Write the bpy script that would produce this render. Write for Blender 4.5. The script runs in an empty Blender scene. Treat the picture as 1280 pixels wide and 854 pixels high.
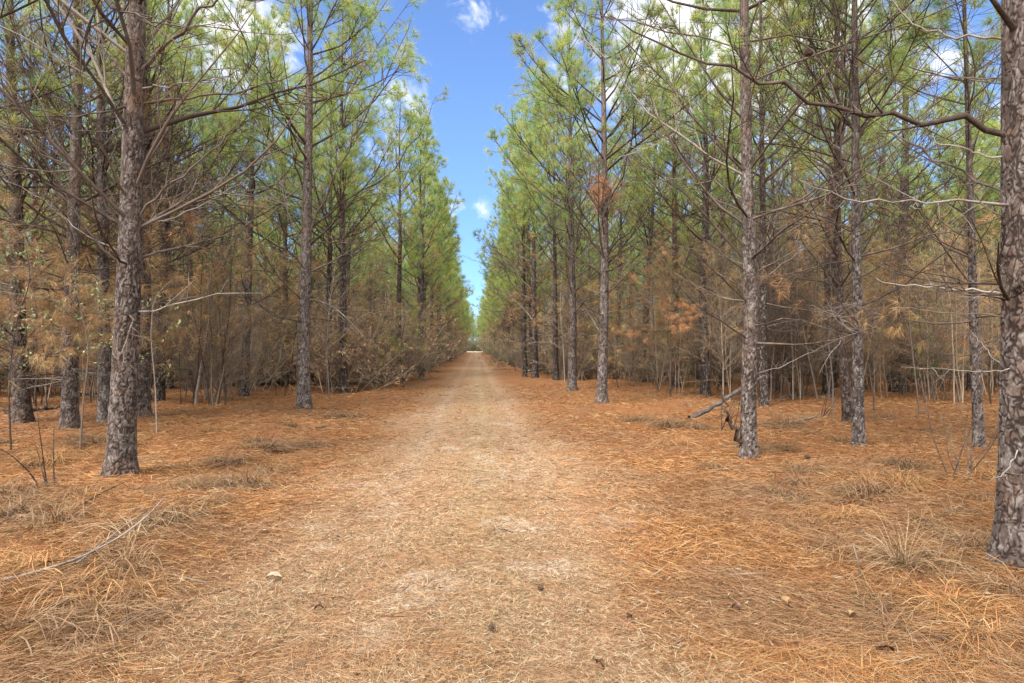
import bpy, math, random
import numpy as np
from mathutils import Vector

scene = bpy.context.scene
COL = scene.collection
PI = math.pi
RNG = np.random.default_rng(7)

# ------------------------------------------------------------------ camera
CAM_H = 1.3
F_PX = 800.0                       # focal length in pixels of a 1280 px wide frame
YAW = math.atan(46.0 / F_PX)       # turned a little right of the path's direction
PITCH = math.atan(7.0 / F_PX)
cam_d = bpy.data.cameras.new("camera")
cam_d.sensor_width = 36.0
cam_d.lens = 36.0 * F_PX / 1280.0
cam_d.clip_end = 2000.0
cam_d.clip_start = 0.05
cam = bpy.data.objects.new("camera", cam_d)
COL.objects.link(cam)
cam.location = (0, 0, CAM_H)
cam.rotation_euler = (PI / 2 + PITCH, 0, -YAW)
scene.camera = cam

_cy, _sy, _cp, _sp = math.cos(YAW), math.sin(YAW), math.cos(PITCH), math.sin(PITCH)
_right = np.array([_cy, -_sy, 0.0])
_fwd = np.array([_sy * _cp, _cy * _cp, _sp])
_up = np.cross(_right, _fwd)
EYE = np.array([0, 0, CAM_H])


def direction(px, py):
    return _fwd * F_PX + _right * (px - 640.0) - _up * (py - 427.0)


def at(px, py, y):
    d = direction(px, py)
    return EYE + d * (y / d[1])


def ground_hit(px, py):
    d = direction(px, py)
    return EYE + d * (CAM_H / -d[2])


def to_px(p):
    v = np.asarray(p, float) - EYE
    z = v @ _fwd
    if z <= 0.05:
        return None
    return 640 + F_PX * (v @ _right) / z, 427 - F_PX * (v @ _up) / z


# ------------------------------------------------------------------ noise
_tab = np.random.default_rng(3).random((256, 256))


def vnoise(x, y, s=0):
    x = np.asarray(x, float) + 37.3 * s
    y = np.asarray(y, float) - 19.7 * s
    xi, yi = np.floor(x).astype(int), np.floor(y).astype(int)
    fx, fy = x - xi, y - yi
    fx, fy = fx * fx * (3 - 2 * fx), fy * fy * (3 - 2 * fy)
    g = lambda a, b: _tab[a & 255, b & 255]
    return (g(xi, yi) * (1 - fx) + g(xi + 1, yi) * fx) * (1 - fy) + (g(xi, yi + 1) * (1 - fx) + g(xi + 1, yi + 1) * fx) * fy


def smooth(a, b, x):
    t = np.clip((x - a) / (b - a), 0, 1)
    return t * t * (3 - 2 * t)


def path_mid(y):
    return -0.05 + 0.12 * (vnoise(np.asarray(y) * 0.11, 4.0, 1) - 0.5)


def path_mask(x, y):
    """1 in the middle of the track, 0 in the litter beside it"""
    e = np.abs(np.asarray(x) - path_mid(y)) + 0.7 * (vnoise(np.asarray(x) * 1.3, np.asarray(y) * 0.7, 5) - 0.5) + 0.35 * (vnoise(np.asarray(x) * 5, np.asarray(y) * 3, 6) - 0.5)
    return 1 - smooth(0.6, 1.75, e)


FEET = [ground_hit(a, b) for a, b in ((1277, 712), (150, 595), (380, 512), (935, 575), (1073, 560), (1060, 530), (1224, 562), (28, 530), (87, 538), (132, 530), (178, 522), (752, 505))]


def gh(x, y):
    x, y = np.asarray(x, float), np.asarray(y, float)
    off = smooth(1.1, 2.6, np.abs(x))
    z = 0.020 * (vnoise(x * 0.8, y * 0.8, 2) - 0.5) + 0.012 * (vnoise(x * 4, y * 4, 3) - 0.5)
    rough = 0.16 * (vnoise(x * 0.55, y * 0.55, 4) - 0.42) + 0.085 * (vnoise(x * 1.9, y * 1.9, 8) - 0.5) + 0.045 * (vnoise(x * 5.1, y * 5.1, 9) - 0.5)
    z = z + off * rough
    for f in FEET:
        d2 = (x - f[0]) ** 2 + (y - f[1]) ** 2
        w = np.exp(-d2 / 0.3)
        z = z * (1 - w) + 0.035 * np.exp(-d2 / 0.10)
    z = z - 0.035 * np.exp(-((np.abs(x - path_mid(y)) - 0.65) / 0.25) ** 2)
    return z


def gz(x, y):
    return float(gh(x, y))


# ------------------------------------------------------------------ mesh builder
def unit(v):
    v = np.asarray(v, float)
    return v / max(np.linalg.norm(v), 1e-9)


class MB:
    def __init__(self):
        self.V, self.C, self.Q, self.T, self.QM, self.TM = [], [], [], [], [], []
        self.pend = {}
        self.n = 0

    def add(self, v, col, quads=None, tris=None, mat=0):
        v = np.asarray(v, float).reshape(-1, 3)
        c = np.empty((len(v), 3))
        c[:] = col
        self.V.append(v)
        self.C.append(c)
        if quads is not None and len(quads):
            q = np.asarray(quads, int) + self.n
            self.Q.append(q)
            self.QM.append(np.full(len(q), mat))
        if tris is not None and len(tris):
            t = np.asarray(tris, int) + self.n
            self.T.append(t)
            self.TM.append(np.full(len(t), mat))
        self.n += len(v)

    def tube(self, pts, rad, n=5, mat=0, col=(1, 1, 1), cap=True):
        P = np.asarray(pts, float)
        self.pend.setdefault((len(P), n, mat, bool(cap)), []).append((P, np.broadcast_to(np.asarray(rad, float), (len(P),)), np.asarray(col, float)))

    def flush(self):
        for (m, n, mat, cap), lst in self.pend.items():
            P = np.array([x[0] for x in lst])
            R = np.array([x[1] for x in lst])
            C = np.array([x[2] for x in lst])
            k = len(P)
            T = np.gradient(P, axis=1)
            T /= np.linalg.norm(T, axis=2)[..., None] + 1e-9
            ref = np.zeros((k, 3))
            ref[np.arange(k), np.argmin(np.abs(T.mean(1)), 1)] = 1
            N = np.cross(T, ref[:, None])
            N /= np.linalg.norm(N, axis=2)[..., None] + 1e-9
            B = np.cross(T, N)
            a = np.arange(n) * 2 * PI / n
            V = P[:, :, None] + R[:, :, None, None] * (np.cos(a)[:, None] * N[:, :, None] + np.sin(a)[:, None] * B[:, :, None])
            V = V.reshape(k, m * n, 3)
            i = np.arange(m - 1)[:, None] * n
            j = np.arange(n)[None]
            jj = (j + 1) % n
            q = np.stack([i + j, i + jj, i + n + jj, i + n + j], -1).reshape(-1, 4)
            nv = m * n
            tr = None
            if cap:
                V = np.concatenate([V, (P[:, -1] + T[:, -1] * R[:, -1:] * 0.6)[:, None]], 1)
                b = (m - 1) * n
                tr = np.stack([b + np.arange(n), b + (np.arange(n) + 1) % n, np.full(n, nv)], -1)
                nv += 1
                tr = (tr[None] + (np.arange(k) * nv)[:, None, None]).reshape(-1, 3)
            q = (q[None] + (np.arange(k) * nv)[:, None, None]).reshape(-1, 4)
            self.add(V.reshape(-1, 3), np.repeat(C, nv, 0), q, tr, mat)
        self.pend = {}

    def blades(self, o, d, ln, w, cols, mat, rng, bend=0.0):
        """thin tapering needles: one triangle each, or two pieces when bent"""
        o, d = np.asarray(o, float), np.asarray(d, float)
        m = len(o)
        if not m:
            return
        d = d / (np.linalg.norm(d, axis=1)[:, None] + 1e-9)
        r = rng.normal(size=(m, 3))
        s = np.cross(d, r)
        s /= np.linalg.norm(s, axis=1)[:, None] + 1e-9
        ln = np.broadcast_to(ln, (m,))[:, None]
        w = np.broadcast_to(w, (m,))[:, None] * 0.5
        cols = np.broadcast_to(cols, (m, 3))
        if not bend:
            V = np.stack([o - s * w, o + s * w, o + d * ln], 1).reshape(-1, 3)
            self.add(V, np.repeat(cols, 3, 0), None, np.arange(m * 3).reshape(m, 3), mat)
        else:
            b = np.cross(d, s) * bend * ln * rng.uniform(-1, 1, (m, 1))
            mid = o + d * ln * 0.5 + b
            V = np.stack([o - s * w, o + s * w, mid + s * w * 0.9, mid - s * w * 0.9, o + d * ln], 1).reshape(-1, 3)
            i = np.arange(m)[:, None] * 5
            self.add(V, np.repeat(cols, 5, 0), i + np.array([[0, 1, 2, 3]]), i + np.array([[3, 2, 4]]), mat)

    def leaves(self, o, d, ln, w, cols, mat, rng):
        o, d = np.asarray(o, float), np.asarray(d, float)
        m = len(o)
        d = d / (np.linalg.norm(d, axis=1)[:, None] + 1e-9)
        s = np.cross(d, rng.normal(size=(m, 3)))
        s /= np.linalg.norm(s, axis=1)[:, None] + 1e-9
        nrm = np.cross(d, s)
        ln = np.broadcast_to(ln, (m,))[:, None]
        w = np.broadcast_to(w, (m,))[:, None] * 0.5
        f = ln * 0.12
        V = np.stack([o, o + d * ln * 0.5 + s * w + nrm * f, o + d * ln, o + d * ln * 0.5 - s * w + nrm * f], 1).reshape(-1, 3)
        i = np.arange(m)[:, None] * 4
        tri = np.concatenate([i + np.array([[0, 1, 2]]), i + np.array([[0, 2, 3]])])
        self.add(V, np.repeat(np.broadcast_to(cols, (m, 3)), 4, 0), None, tri, mat)

    def place(self, other, loc, rz, s):
        c, sn = math.cos(rz), math.sin(rz)
        R = np.array([[c, -sn, 0], [sn, c, 0], [0, 0, 1]]) * s
        other.flush()
        off = self.n
        V = np.concatenate(other.V) @ R.T + np.asarray(loc)
        self.V.append(V)
        self.C.append(np.concatenate(other.C))
        for a, b in ((other.Q, self.Q), (other.T, self.T)):
            b.extend(x + off for x in a)
        self.QM.extend(other.QM)
        self.TM.extend(other.TM)
        self.n += len(V)

    def mesh(self, name, mats, smooth_=True):
        self.flush()
        me = bpy.data.meshes.new(name)
        V = np.concatenate(self.V)
        C = np.concatenate(self.C)
        Q = np.concatenate(self.Q) if self.Q else np.zeros((0, 4), int)
        T = np.concatenate(self.T) if self.T else np.zeros((0, 3), int)
        me.vertices.add(len(V))
        me.vertices.foreach_set("co", V.astype(np.float32).ravel())
        nl = Q.size + T.size
        me.loops.add(nl)
        me.loops.foreach_set("vertex_index", np.concatenate([Q.ravel(), T.ravel()]).astype(np.int32))
        me.polygons.add(len(Q) + len(T))
        st = np.concatenate([np.arange(len(Q)) * 4, Q.size + np.arange(len(T)) * 3]).astype(np.int32)
        me.polygons.foreach_set("loop_start", st)
        mi = np.concatenate([np.concatenate(x) for x in (self.QM, self.TM) if x]) if (self.QM or self.TM) else np.zeros(0)
        me.polygons.foreach_set("material_index", mi.astype(np.int32))
        me.polygons.foreach_set("use_smooth", np.full(len(Q) + len(T), smooth_))
        a = me.attributes.new("Col", "FLOAT_COLOR", "POINT")
        a.data.foreach_set("color", np.hstack([C, np.ones((len(C), 1))]).astype(np.float32).ravel())
        for m in mats:
            me.materials.append(m)
        me.update(calc_edges=True)
        return me

    def build(self, name, mats, parent=None, loc=None):
        o = bpy.data.objects.new(name, self.mesh(name, mats))
        COL.objects.link(o)
        if parent is not None:
            o.parent = parent
        if loc is not None:
            o.location = loc
        return o


def tag(o, label=None, cat=None, group=None, kind=None):
    for k, v in (("label", label), ("category", cat), ("group", group), ("kind", kind)):
        if v:
            o[k] = v
    return o


def thing(name, loc, label, cat, group=None, rz=0.0, s=1.0):
    o = bpy.data.objects.new(name, None)
    o.empty_display_size = 0.2
    COL.objects.link(o)
    o.location = tuple(float(v) for v in loc)
    o.rotation_euler = (0, 0, rz)
    o.scale = (s, s, s)
    return tag(o, label, cat, group)


# ------------------------------------------------------------------ materials
class NT:
    def __init__(self, m):
        m.use_nodes = True
        self.t = m.node_tree
        self.t.nodes.clear()

    def n(self, typ, **kw):
        nd = self.t.nodes.new(typ)
        for k, v in kw.items():
            setattr(nd, k, v)
        return nd

    def l(self, a, b):
        self.t.links.new(a, b)

    def inp(self, nd, key, v):
        if hasattr(v, "is_output") or isinstance(v, bpy.types.NodeSocket):
            self.l(v, nd.inputs[key])
        else:
            nd.inputs[key].default_value = v

    def math(self, op, a, b=0.0, c=None, clamp=False):
        nd = self.n("ShaderNodeMath", operation=op, use_clamp=clamp)
        self.inp(nd, 0, a)
        self.inp(nd, 1, b)
        if c is not None:
            self.inp(nd, 2, c)
        return nd.outputs[0]

    def noise(self, vec, scale, detail=4.0, rough=0.55, dist=0.0):
        nd = self.n("ShaderNodeTexNoise")
        if vec is not None:
            self.l(vec, nd.inputs["Vector"])
        nd.inputs["Scale"].default_value = scale
        nd.inputs["Detail"].default_value = detail
        nd.inputs["Roughness"].default_value = rough
        nd.inputs["Distortion"].default_value = dist
        return nd.outputs["Fac"]

    def ramp(self, fac, stops):
        nd = self.n("ShaderNodeValToRGB")
        el = nd.color_ramp.elements
        while len(el) < len(stops):
            el.new(0.5)
        for e, (p, c) in zip(el, stops):
            e.position = p
            e.color = (*c, 1) if len(c) == 3 else c
        self.l(fac, nd.inputs["Fac"])
        return nd.outputs["Color"]

    def step(self, v, a, b):
        nd = self.n("ShaderNodeMapRange", interpolation_type="SMOOTHSTEP")
        self.inp(nd, "Value", v)
        nd.inputs["From Min"].default_value = a
        nd.inputs["From Max"].default_value = b
        return nd.outputs["Result"]

    def mix(self, fac, a, b, mode="MIX"):
        nd = self.n("ShaderNodeMix", data_type="RGBA", blend_type=mode)
        self.inp(nd, 0, fac)
        for i, v in ((6, a), (7, b)):
            if isinstance(v, bpy.types.NodeSocket):
                self.l(v, nd.inputs[i])
            else:
                nd.inputs[i].default_value = (*v, 1)
        return nd.outputs[2]

    def mapping(self, vec, scale=(1, 1, 1), rot=(0, 0, 0)):
        nd = self.n("ShaderNodeMapping")
        self.l(vec, nd.inputs["Vector"])
        nd.inputs["Scale"].default_value = scale
        nd.inputs["Rotation"].default_value = rot
        return nd.outputs["Vector"]

    def bump(self, h, strength, dist):
        nd = self.n("ShaderNodeBump")
        nd.inputs["Strength"].default_value = strength
        nd.inputs["Distance"].default_value = dist
        self.l(h, nd.inputs["Height"])
        return nd.outputs["Normal"]

    def out(self, color, rough=0.85, normal=None, spec=0.2, trans=0.0, trans_col=None):
        b = self.n("ShaderNodeBsdfPrincipled")
        self.inp(b, "Base Color", color if isinstance(color, bpy.types.NodeSocket) else (*color, 1))
        b.inputs["Roughness"].default_value = rough
        b.inputs["Specular IOR Level"].default_value = spec
        if normal is not None:
            self.l(normal, b.inputs["Normal"])
        sh = b.outputs[0]
        if trans:
            tr = self.n("ShaderNodeBsdfTranslucent")
            self.inp(tr, "Color", trans_col if trans_col is not None else color)
            mx = self.n("ShaderNodeMixShader")
            mx.inputs[0].default_value = trans
            self.l(sh, mx.inputs[1])
            self.l(tr.outputs[0], mx.inputs[2])
            sh = mx.outputs[0]
        o = self.n("ShaderNodeOutputMaterial")
        self.l(sh, o.inputs["Surface"])


def attr(t, name="Col"):
    return t.n("ShaderNodeAttribute", attribute_name=name).outputs["Color"]


def mat_attr(name, rough=0.7, spec=0.25, trans=0.0, vary=0.25):
    m = bpy.data.materials.new(name)
    t = NT(m)
    c = attr(t)
    info = t.n("ShaderNodeObjectInfo")
    v = t.math("MULTIPLY_ADD", info.outputs["Random"], vary, 1 - vary / 2)
    hs = t.n("ShaderNodeHueSaturation")
    t.l(v, hs.inputs["Value"])
    h = t.math("MULTIPLY_ADD", info.outputs["Random"], 0.02 if vary else 0.0, 0.49 if vary else 0.5)
    t.l(h, hs.inputs["Hue"])
    t.l(c, hs.inputs["Color"])
    t.out(hs.outputs["Color"], rough, None, spec, trans)
    return m


def mat_bark(name, plated=False):
    """pine bark: grey-mauve plates parted by dark brown furrows"""
    m = bpy.data.materials.new(name)
    t = NT(m)
    co = t.n("ShaderNodeTexCoord").outputs["Object"]
    fine = t.noise(t.mapping(co, (1, 1, 0.45)), 55, 6, 0.65)
    mid = t.noise(t.mapping(co, (1, 1, 0.5)), 14, 4, 0.6)
    big = t.noise(co, 2.3, 3)
    if plated:
        sep = t.n("ShaderNodeSeparateColor")
        t.l(attr(t), sep.inputs[0])
        plate, tone = sep.outputs[0], sep.outputs[1]
    else:
        r1 = t.noise(t.mapping(co, (1, 1, 0.36)), 15, 3, 0.55, 0.35)
        r2 = t.noise(t.mapping(co, (1, 1, 0.85), (0.4, 0.3, 0)), 10, 3, 0.55, 0.5)
        d1 = t.math("ABSOLUTE", t.math("SUBTRACT", r1, 0.5))
        d2 = t.math("MULTIPLY", t.math("ABSOLUTE", t.math("SUBTRACT", r2, 0.5)), 1.6)
        plate = t.step(t.math("MINIMUM", d1, d2), 0.012, 0.075)
        tone = t.step(t.noise(t.mapping(co, (1, 1, 0.5)), 26, 2), 0.35, 0.65)
    grey = t.mix(tone, (0.06, 0.047, 0.041), (0.16, 0.138, 0.126))
    rust = t.noise(t.mapping(co, (1, 1, 0.6)), 7, 3)
    grey = t.mix(t.math("MULTIPLY", t.step(rust, 0.52, 0.66), 0.4), grey, (0.125, 0.066, 0.042))
    oz = t.n("ShaderNodeSeparateXYZ")
    t.l(co, oz.inputs[0])
    grey = t.mix(t.math("MULTIPLY", t.step(oz.outputs[2], 3.5, 8.0), 0.35), grey, (0.15, 0.088, 0.058))
    lich = t.noise(co, 4.5, 5, 0.7)
    grey = t.mix(t.math("MULTIPLY", t.step(lich, 0.60, 0.68), 0.4), grey, (0.20, 0.20, 0.165))
    grey = t.mix(t.step(fine, 0.40, 0.68), grey, (0.052, 0.036, 0.029))
    grey = t.mix(t.math("MULTIPLY", t.step(big, 0.5, 0.75), 0.7), grey, (0.115, 0.072, 0.05))
    base = t.mix(plate, (0.022, 0.0155, 0.0125), grey)
    base = t.mix(t.math("MULTIPLY", t.step(mid, 0.60, 0.70), 0.45), base, (0.20, 0.17, 0.15))
    info = t.n("ShaderNodeObjectInfo")
    hs = t.n("ShaderNodeHueSaturation")
    t.l(t.math("MULTIPLY_ADD", info.outputs["Random"], 0.45, 0.75), hs.inputs["Value"])
    t.l(t.math("MULTIPLY_ADD", info.outputs["Random"], -0.5, 1.25), hs.inputs["Saturation"])
    t.l(base, hs.inputs["Color"])
    base = hs.outputs["Color"]
    h = t.math("ADD", t.math("MULTIPLY", plate, 0.0 if plated else 1.0), t.math("MULTIPLY", fine, 0.6))
    t.out(base, 0.9, t.bump(h, 1.0, 0.008 if plated else 0.016), 0.12)
    return m


def mat_twig(name, a, b):
    m = bpy.data.materials.new(name)
    t = NT(m)
    co = t.n("ShaderNodeTexCoord").outputs["Object"]
    f = t.noise(co, 9, 7, 0.7)
    info = t.n("ShaderNodeObjectInfo")
    f = t.math("ADD", f, t.math("MULTIPLY_ADD", info.outputs["Random"], 0.3, -0.15))
    c = t.mix(t.step(f, 0.38, 0.64), a, b)
    c = t.mix(1.0, c, attr(t), "MULTIPLY")
    t.out(c, 0.85, t.bump(t.noise(co, 60, 5, 0.65), 1.0, 0.006), 0.1)
    return m


M_BARK = mat_bark("bark")
M_PLATE = mat_bark("bark_plated", True)
M_TWIG = mat_twig("twig_bark", (0.036, 0.025, 0.019), (0.10, 0.075, 0.06))
M_DEAD = mat_twig("dead_wood", (0.08, 0.063, 0.051), (0.18, 0.152, 0.13))
M_GREEN = mat_attr("green_needles", 0.55, 0.3, 0.5)
M_BROWN = mat_attr("brown_needles", 0.75, 0.15, 0.25)
M_LEAF = mat_attr("shrub_leaf", 0.45, 0.4, 0.25)
M_STRAW = mat_attr("dry_grass_blade", 0.7, 0.2, 0.25, 0.0)
M_LITTER = mat_attr("fallen_needle", 0.6, 0.25, 0.15, 0.0)
M_CONE = mat_attr("cone_scale", 0.8, 0.15, 0.0, 0.1)

GREENS = np.array([(0.2677, 0.3004, 0.0641), (0.2077, 0.2785, 0.0695), (0.3061, 0.3112, 0.0802), (0.1584, 0.2566, 0.1068), (0.1858, 0.2675, 0.0802), (0.2897, 0.2839, 0.0802)])
LOWGREENS = np.array([(0.2200, 0.2160, 0.0665), (0.2585, 0.2052, 0.0760), (0.1870, 0.1998, 0.0617), (0.2860, 0.2160, 0.0902)])
BROWNS = np.array([(0.2987, 0.1526, 0.0669), (0.2575, 0.1526, 0.0713), (0.3504, 0.2166, 0.1072), (0.2473, 0.1624, 0.0848), (0.2369, 0.1772, 0.0803)])


def mat_ground():
    """pine straw, and paler worn thatch and sand along the track"""
    m = bpy.data.materials.new("forest_floor")
    t = NT(m)
    pos = t.n("ShaderNodeNewGeometry").outputs["Position"]
    pm = attr(t)                                     # the track's wear, by place on the ground
    sep = t.n("ShaderNodeSeparateColor")
    t.l(pm, sep.inputs[0])
    track, sand, crown = sep.outputs
    fib = None
    for i, (rz, sc) in enumerate(((0.3, 26), (1.5, 31), (2.4, 23))):
        v = t.mapping(pos, (1, 0.12, 1), (0, 0, rz))
        nz = t.noise(v, sc * 2.4, 4, 0.7, 0.4)
        fib = nz if fib is None else t.math("MAXIMUM", fib, nz)
    n1 = t.noise(pos, 1.1, 5, 0.6)
    n2 = t.noise(pos, 5.5, 5, 0.65)
    n3 = t.noise(pos, 34, 4, 0.7)
    lit = t.ramp(fib, [(0.42, (0.0365, 0.0164, 0.0075)), (0.56, (0.1277, 0.0512, 0.0181)), (0.66, (0.1897, 0.0892, 0.0339)), (0.78, (0.2482, 0.1475, 0.0682))])
    lit = t.mix(t.step(n1, 0.5, 0.72), lit, (0.1167, 0.0659, 0.0318))
    lit = t.mix(t.math("MULTIPLY", t.step(n2, 0.55, 0.7), 0.5), lit, (0.1461, 0.1009, 0.0545))
    lit = t.mix(t.math("MULTIPLY", t.step(n3, 0.58, 0.7), 0.6), lit, (0.0437, 0.0233, 0.0113))
    thatch = t.ramp(t.math("ADD", t.math("MULTIPLY", fib, 0.5), t.math("MULTIPLY", n3, 0.5)), [(0.40, (0.0678, 0.0356, 0.0185)), (0.52, (0.1763, 0.1061, 0.0586)), (0.62, (0.2305, 0.1609, 0.0955)), (0.75, (0.2848, 0.2225, 0.1484))])
    thatch = t.mix(t.math("MULTIPLY", t.step(n2, 0.45, 0.66), 0.7), thatch, (0.1695, 0.0889, 0.0439))
    thatch = t.mix(t.math("MULTIPLY", crown, 0.35), thatch, (0.1627, 0.1301, 0.0672))
    c = t.mix(track, lit, thatch)
    c = t.mix(t.math("MULTIPLY", sand, t.step(n3, 0.35, 0.55)), c, (0.255, 0.21, 0.165))
    h = t.math("ADD", fib, t.math("MULTIPLY", n3, 0.7))
    t.out(c, 0.9, t.bump(h, 0.9, 0.02), 0.12)
    return m


M_GROUND = mat_ground()


# ------------------------------------------------------------------ ground, path
def spaced(fine_lo, fine_hi, step, lo, hi, g=1.09):
    a = list(np.arange(fine_lo, fine_hi + 1e-6, step))
    s = step
    while a[-1] < hi:
        s *= g
        a.append(a[-1] + s)
    s = step
    while a[0] > lo:
        s *= g
        a.insert(0, a[0] - s)
    return np.array(a)


XS = spaced(-5.0, 5.0, 0.05, -500, 500)
YS = spaced(1.6, 10.0, 0.05, -60, 700, 1.05)
GX, GY = np.meshgrid(XS, YS)
GZ = gh(GX, GY)
nx, ny = len(XS), len(YS)
_track = path_mask(GX, GY)
_track = _track * (1 - 0.5 * smooth(8, 24, GY) * (1 - 0.95 * np.exp(-((GX - path_mid(GY) - 0.2) / 0.5) ** 2)))
_track = np.maximum(_track, smooth(150, 166, GY))
_sandn = vnoise(GX * 2.2, GY * 2.2, 12) * 0.6 + vnoise(GX * 7, GY * 7, 13) * 0.4
_sand = smooth(0.66, 0.80, _sandn) * _track * 0.7
for (px, py, r) in ((540, 725, 0.22), (520, 745, 0.16), (640, 655, 0.2), (20, 815, 0.28), (700, 700, 0.12), (460, 790, 0.15)):
    q = ground_hit(px, py)
    rr = np.hypot(GX - q[0], (GY - q[1])) / r + 0.8 * (_sandn - 0.5)
    _sand = np.maximum(_sand, 1 - smooth(0.6, 1.3, rr))
_wheel = np.exp(-((np.abs(GX - path_mid(GY) - 0.05) - 0.68) / 0.16) ** 2) * (0.25 + 0.55 * vnoise(GX * 1.5, GY * 0.8, 15))
_sand = np.maximum(_sand, 0.42 * _wheel * smooth(3, 8, GY))
_sand = np.maximum(_sand, smooth(150, 170, GY))
_mid = np.exp(-((GX - path_mid(GY) - 0.15) / 0.25) ** 2) * _track
GC = np.stack([_track, _sand, _mid], -1)
idx = np.arange(nx * ny).reshape(ny, nx)
quads = np.stack([idx[:-1, :-1], idx[:-1, 1:], idx[1:, 1:], idx[1:, :-1]], -1).reshape(-1, 4)
mb = MB()
mb.add(np.stack([GX, GY, GZ], -1).reshape(-1, 3), GC.reshape(-1, 3), quads)
ground = tag(mb.build("ground", [M_GROUND]), kind="structure")

cx, cyq = (GX[:-1, :-1] + GX[1:, 1:]) / 2, (GY[:-1, :-1] + GY[1:, 1:]) / 2
inside = (np.abs(cx - path_mid(cyq)) + 0.35 * (vnoise(cx * 2, cyq * 1.2, 21) - 0.5) < 1.3) & (cyq > -8) & (cyq < 160)
pq = quads[inside.ravel()]
used, inv = np.unique(pq, return_inverse=True)
mb = MB()
mb.add(np.stack([GX, GY, GZ + 0.004], -1).reshape(-1, 3)[used], GC.reshape(-1, 3)[used], inv.reshape(-1, 4))
tag(mb.build("path", [M_GROUND]), kind="structure")

# fallen needles and thatch: what nobody could count
def litter(n, ymax, kind, seed):
    rng = np.random.default_rng(seed)
    # even per unit of solid angle: dense by the feet, thinner far off
    u = rng.random(n * 2)
    y = 1.2 / (1 - u * (1 - 1.2 / ymax))
    x = rng.uniform(-1.15, 1.15, n * 2) * (y + 0.8)
    pm = path_mask(x, y)
    if kind == "needles":
        keep = rng.random(n * 2) < (1 - 0.62 * pm) * (0.25 + 1.1 * (0.6 * vnoise(x * 1.7, y * 1.7, 31) + 0.4 * vnoise(x * 6, y * 6, 32)))
    else:
        keep = rng.random(n * 2) < np.clip(pm * 1.0 + 0.10, 0, 1) * smooth(0.1, 0.8, vnoise(x * 3.3, y * 3.3, 33) * 0.6 + vnoise(x * 9, y * 9, 34) * 0.5)
    x, y, pm = x[keep][:n], y[keep][:n], pm[keep][:n]
    m = len(x)
    # needles drift together in mats: one leading direction per place
    lead = 2 * PI * vnoise(x * 1.1, y * 1.1, 35) * 1.5
    th = lead + rng.normal(0, 1.05, m)
    tilt = rng.normal(0.0, 0.16, m)
    z = gh(x, y) + np.abs(rng.normal(0, 0.012, m)) + 0.006
    if kind == "needles":
        ln = rng.uniform(0.06, 0.16, m)
        w = 0.0013 + 0.0006 * np.maximum(y - 1.5, 0)
        pal = np.array([(0.44, 0.19, 0.065), (0.36, 0.14, 0.045), (0.50, 0.27, 0.11), (0.24, 0.095, 0.035), (0.54, 0.36, 0.18), (0.15, 0.065, 0.03)])
        c = pal[rng.choice(len(pal), m, p=[0.3, 0.24, 0.18, 0.13, 0.09, 0.06])]
        tone = vnoise(x * 0.9, y * 0.9, 37)[:, None]
        c = c * (0.75 + 0.5 * tone) * np.array([(0.495, 0.51, 0.47)])
        grey = np.array([(0.13, 0.083, 0.05)])
        k = smooth(0.48, 0.68, 0.6 * vnoise(x * 0.6, y * 0.6, 39) + 0.4 * vnoise(x * 1.9, y * 1.9, 41))[:, None] * 0.45
        c = c * (1 - k) + grey * k
        c = c * (1 - 0.35 * pm[:, None]) + np.array([(0.225, 0.14, 0.08)]) * 0.35 * pm[:, None]
    else:
        ln = rng.uniform(0.012, 0.05, m)
        w = 0.0014 + 0.0006 * np.maximum(y - 1.5, 0)
        tilt = np.abs(rng.normal(0.1, 0.35, m))
        th = rng.uniform(0, 2 * PI, m)
        pal = 0.48 * np.array([(0.60, 0.44, 0.26), (0.53, 0.355, 0.19), (0.44, 0.25, 0.13), (0.66, 0.56, 0.41), (0.28, 0.26, 0.12), (0.26, 0.13, 0.07)])
        c = pal[rng.choice(len(pal), m, p=[0.28, 0.24, 0.18, 0.16, 0.06, 0.08])]
    d = np.stack([np.cos(th) * np.cos(tilt), np.sin(th) * np.cos(tilt), np.sin(tilt)], -1)
    b = MB()
    b.blades(np.stack([x, y, z], -1), d, ln, w, c, 0, rng, 0.1)
    return b


tag(litter(560000, 22, "needles", 101).build("pine_needle_litter", [M_LITTER]), kind="stuff",
    label="orange fallen pine needles carpeting the forest floor", cat="needle litter")
tag(litter(380000, 22, "thatch", 102).build("dry_grass", [M_STRAW]), kind="stuff",
    label="short pale dry grass worn down along the track", cat="grass")


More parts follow.
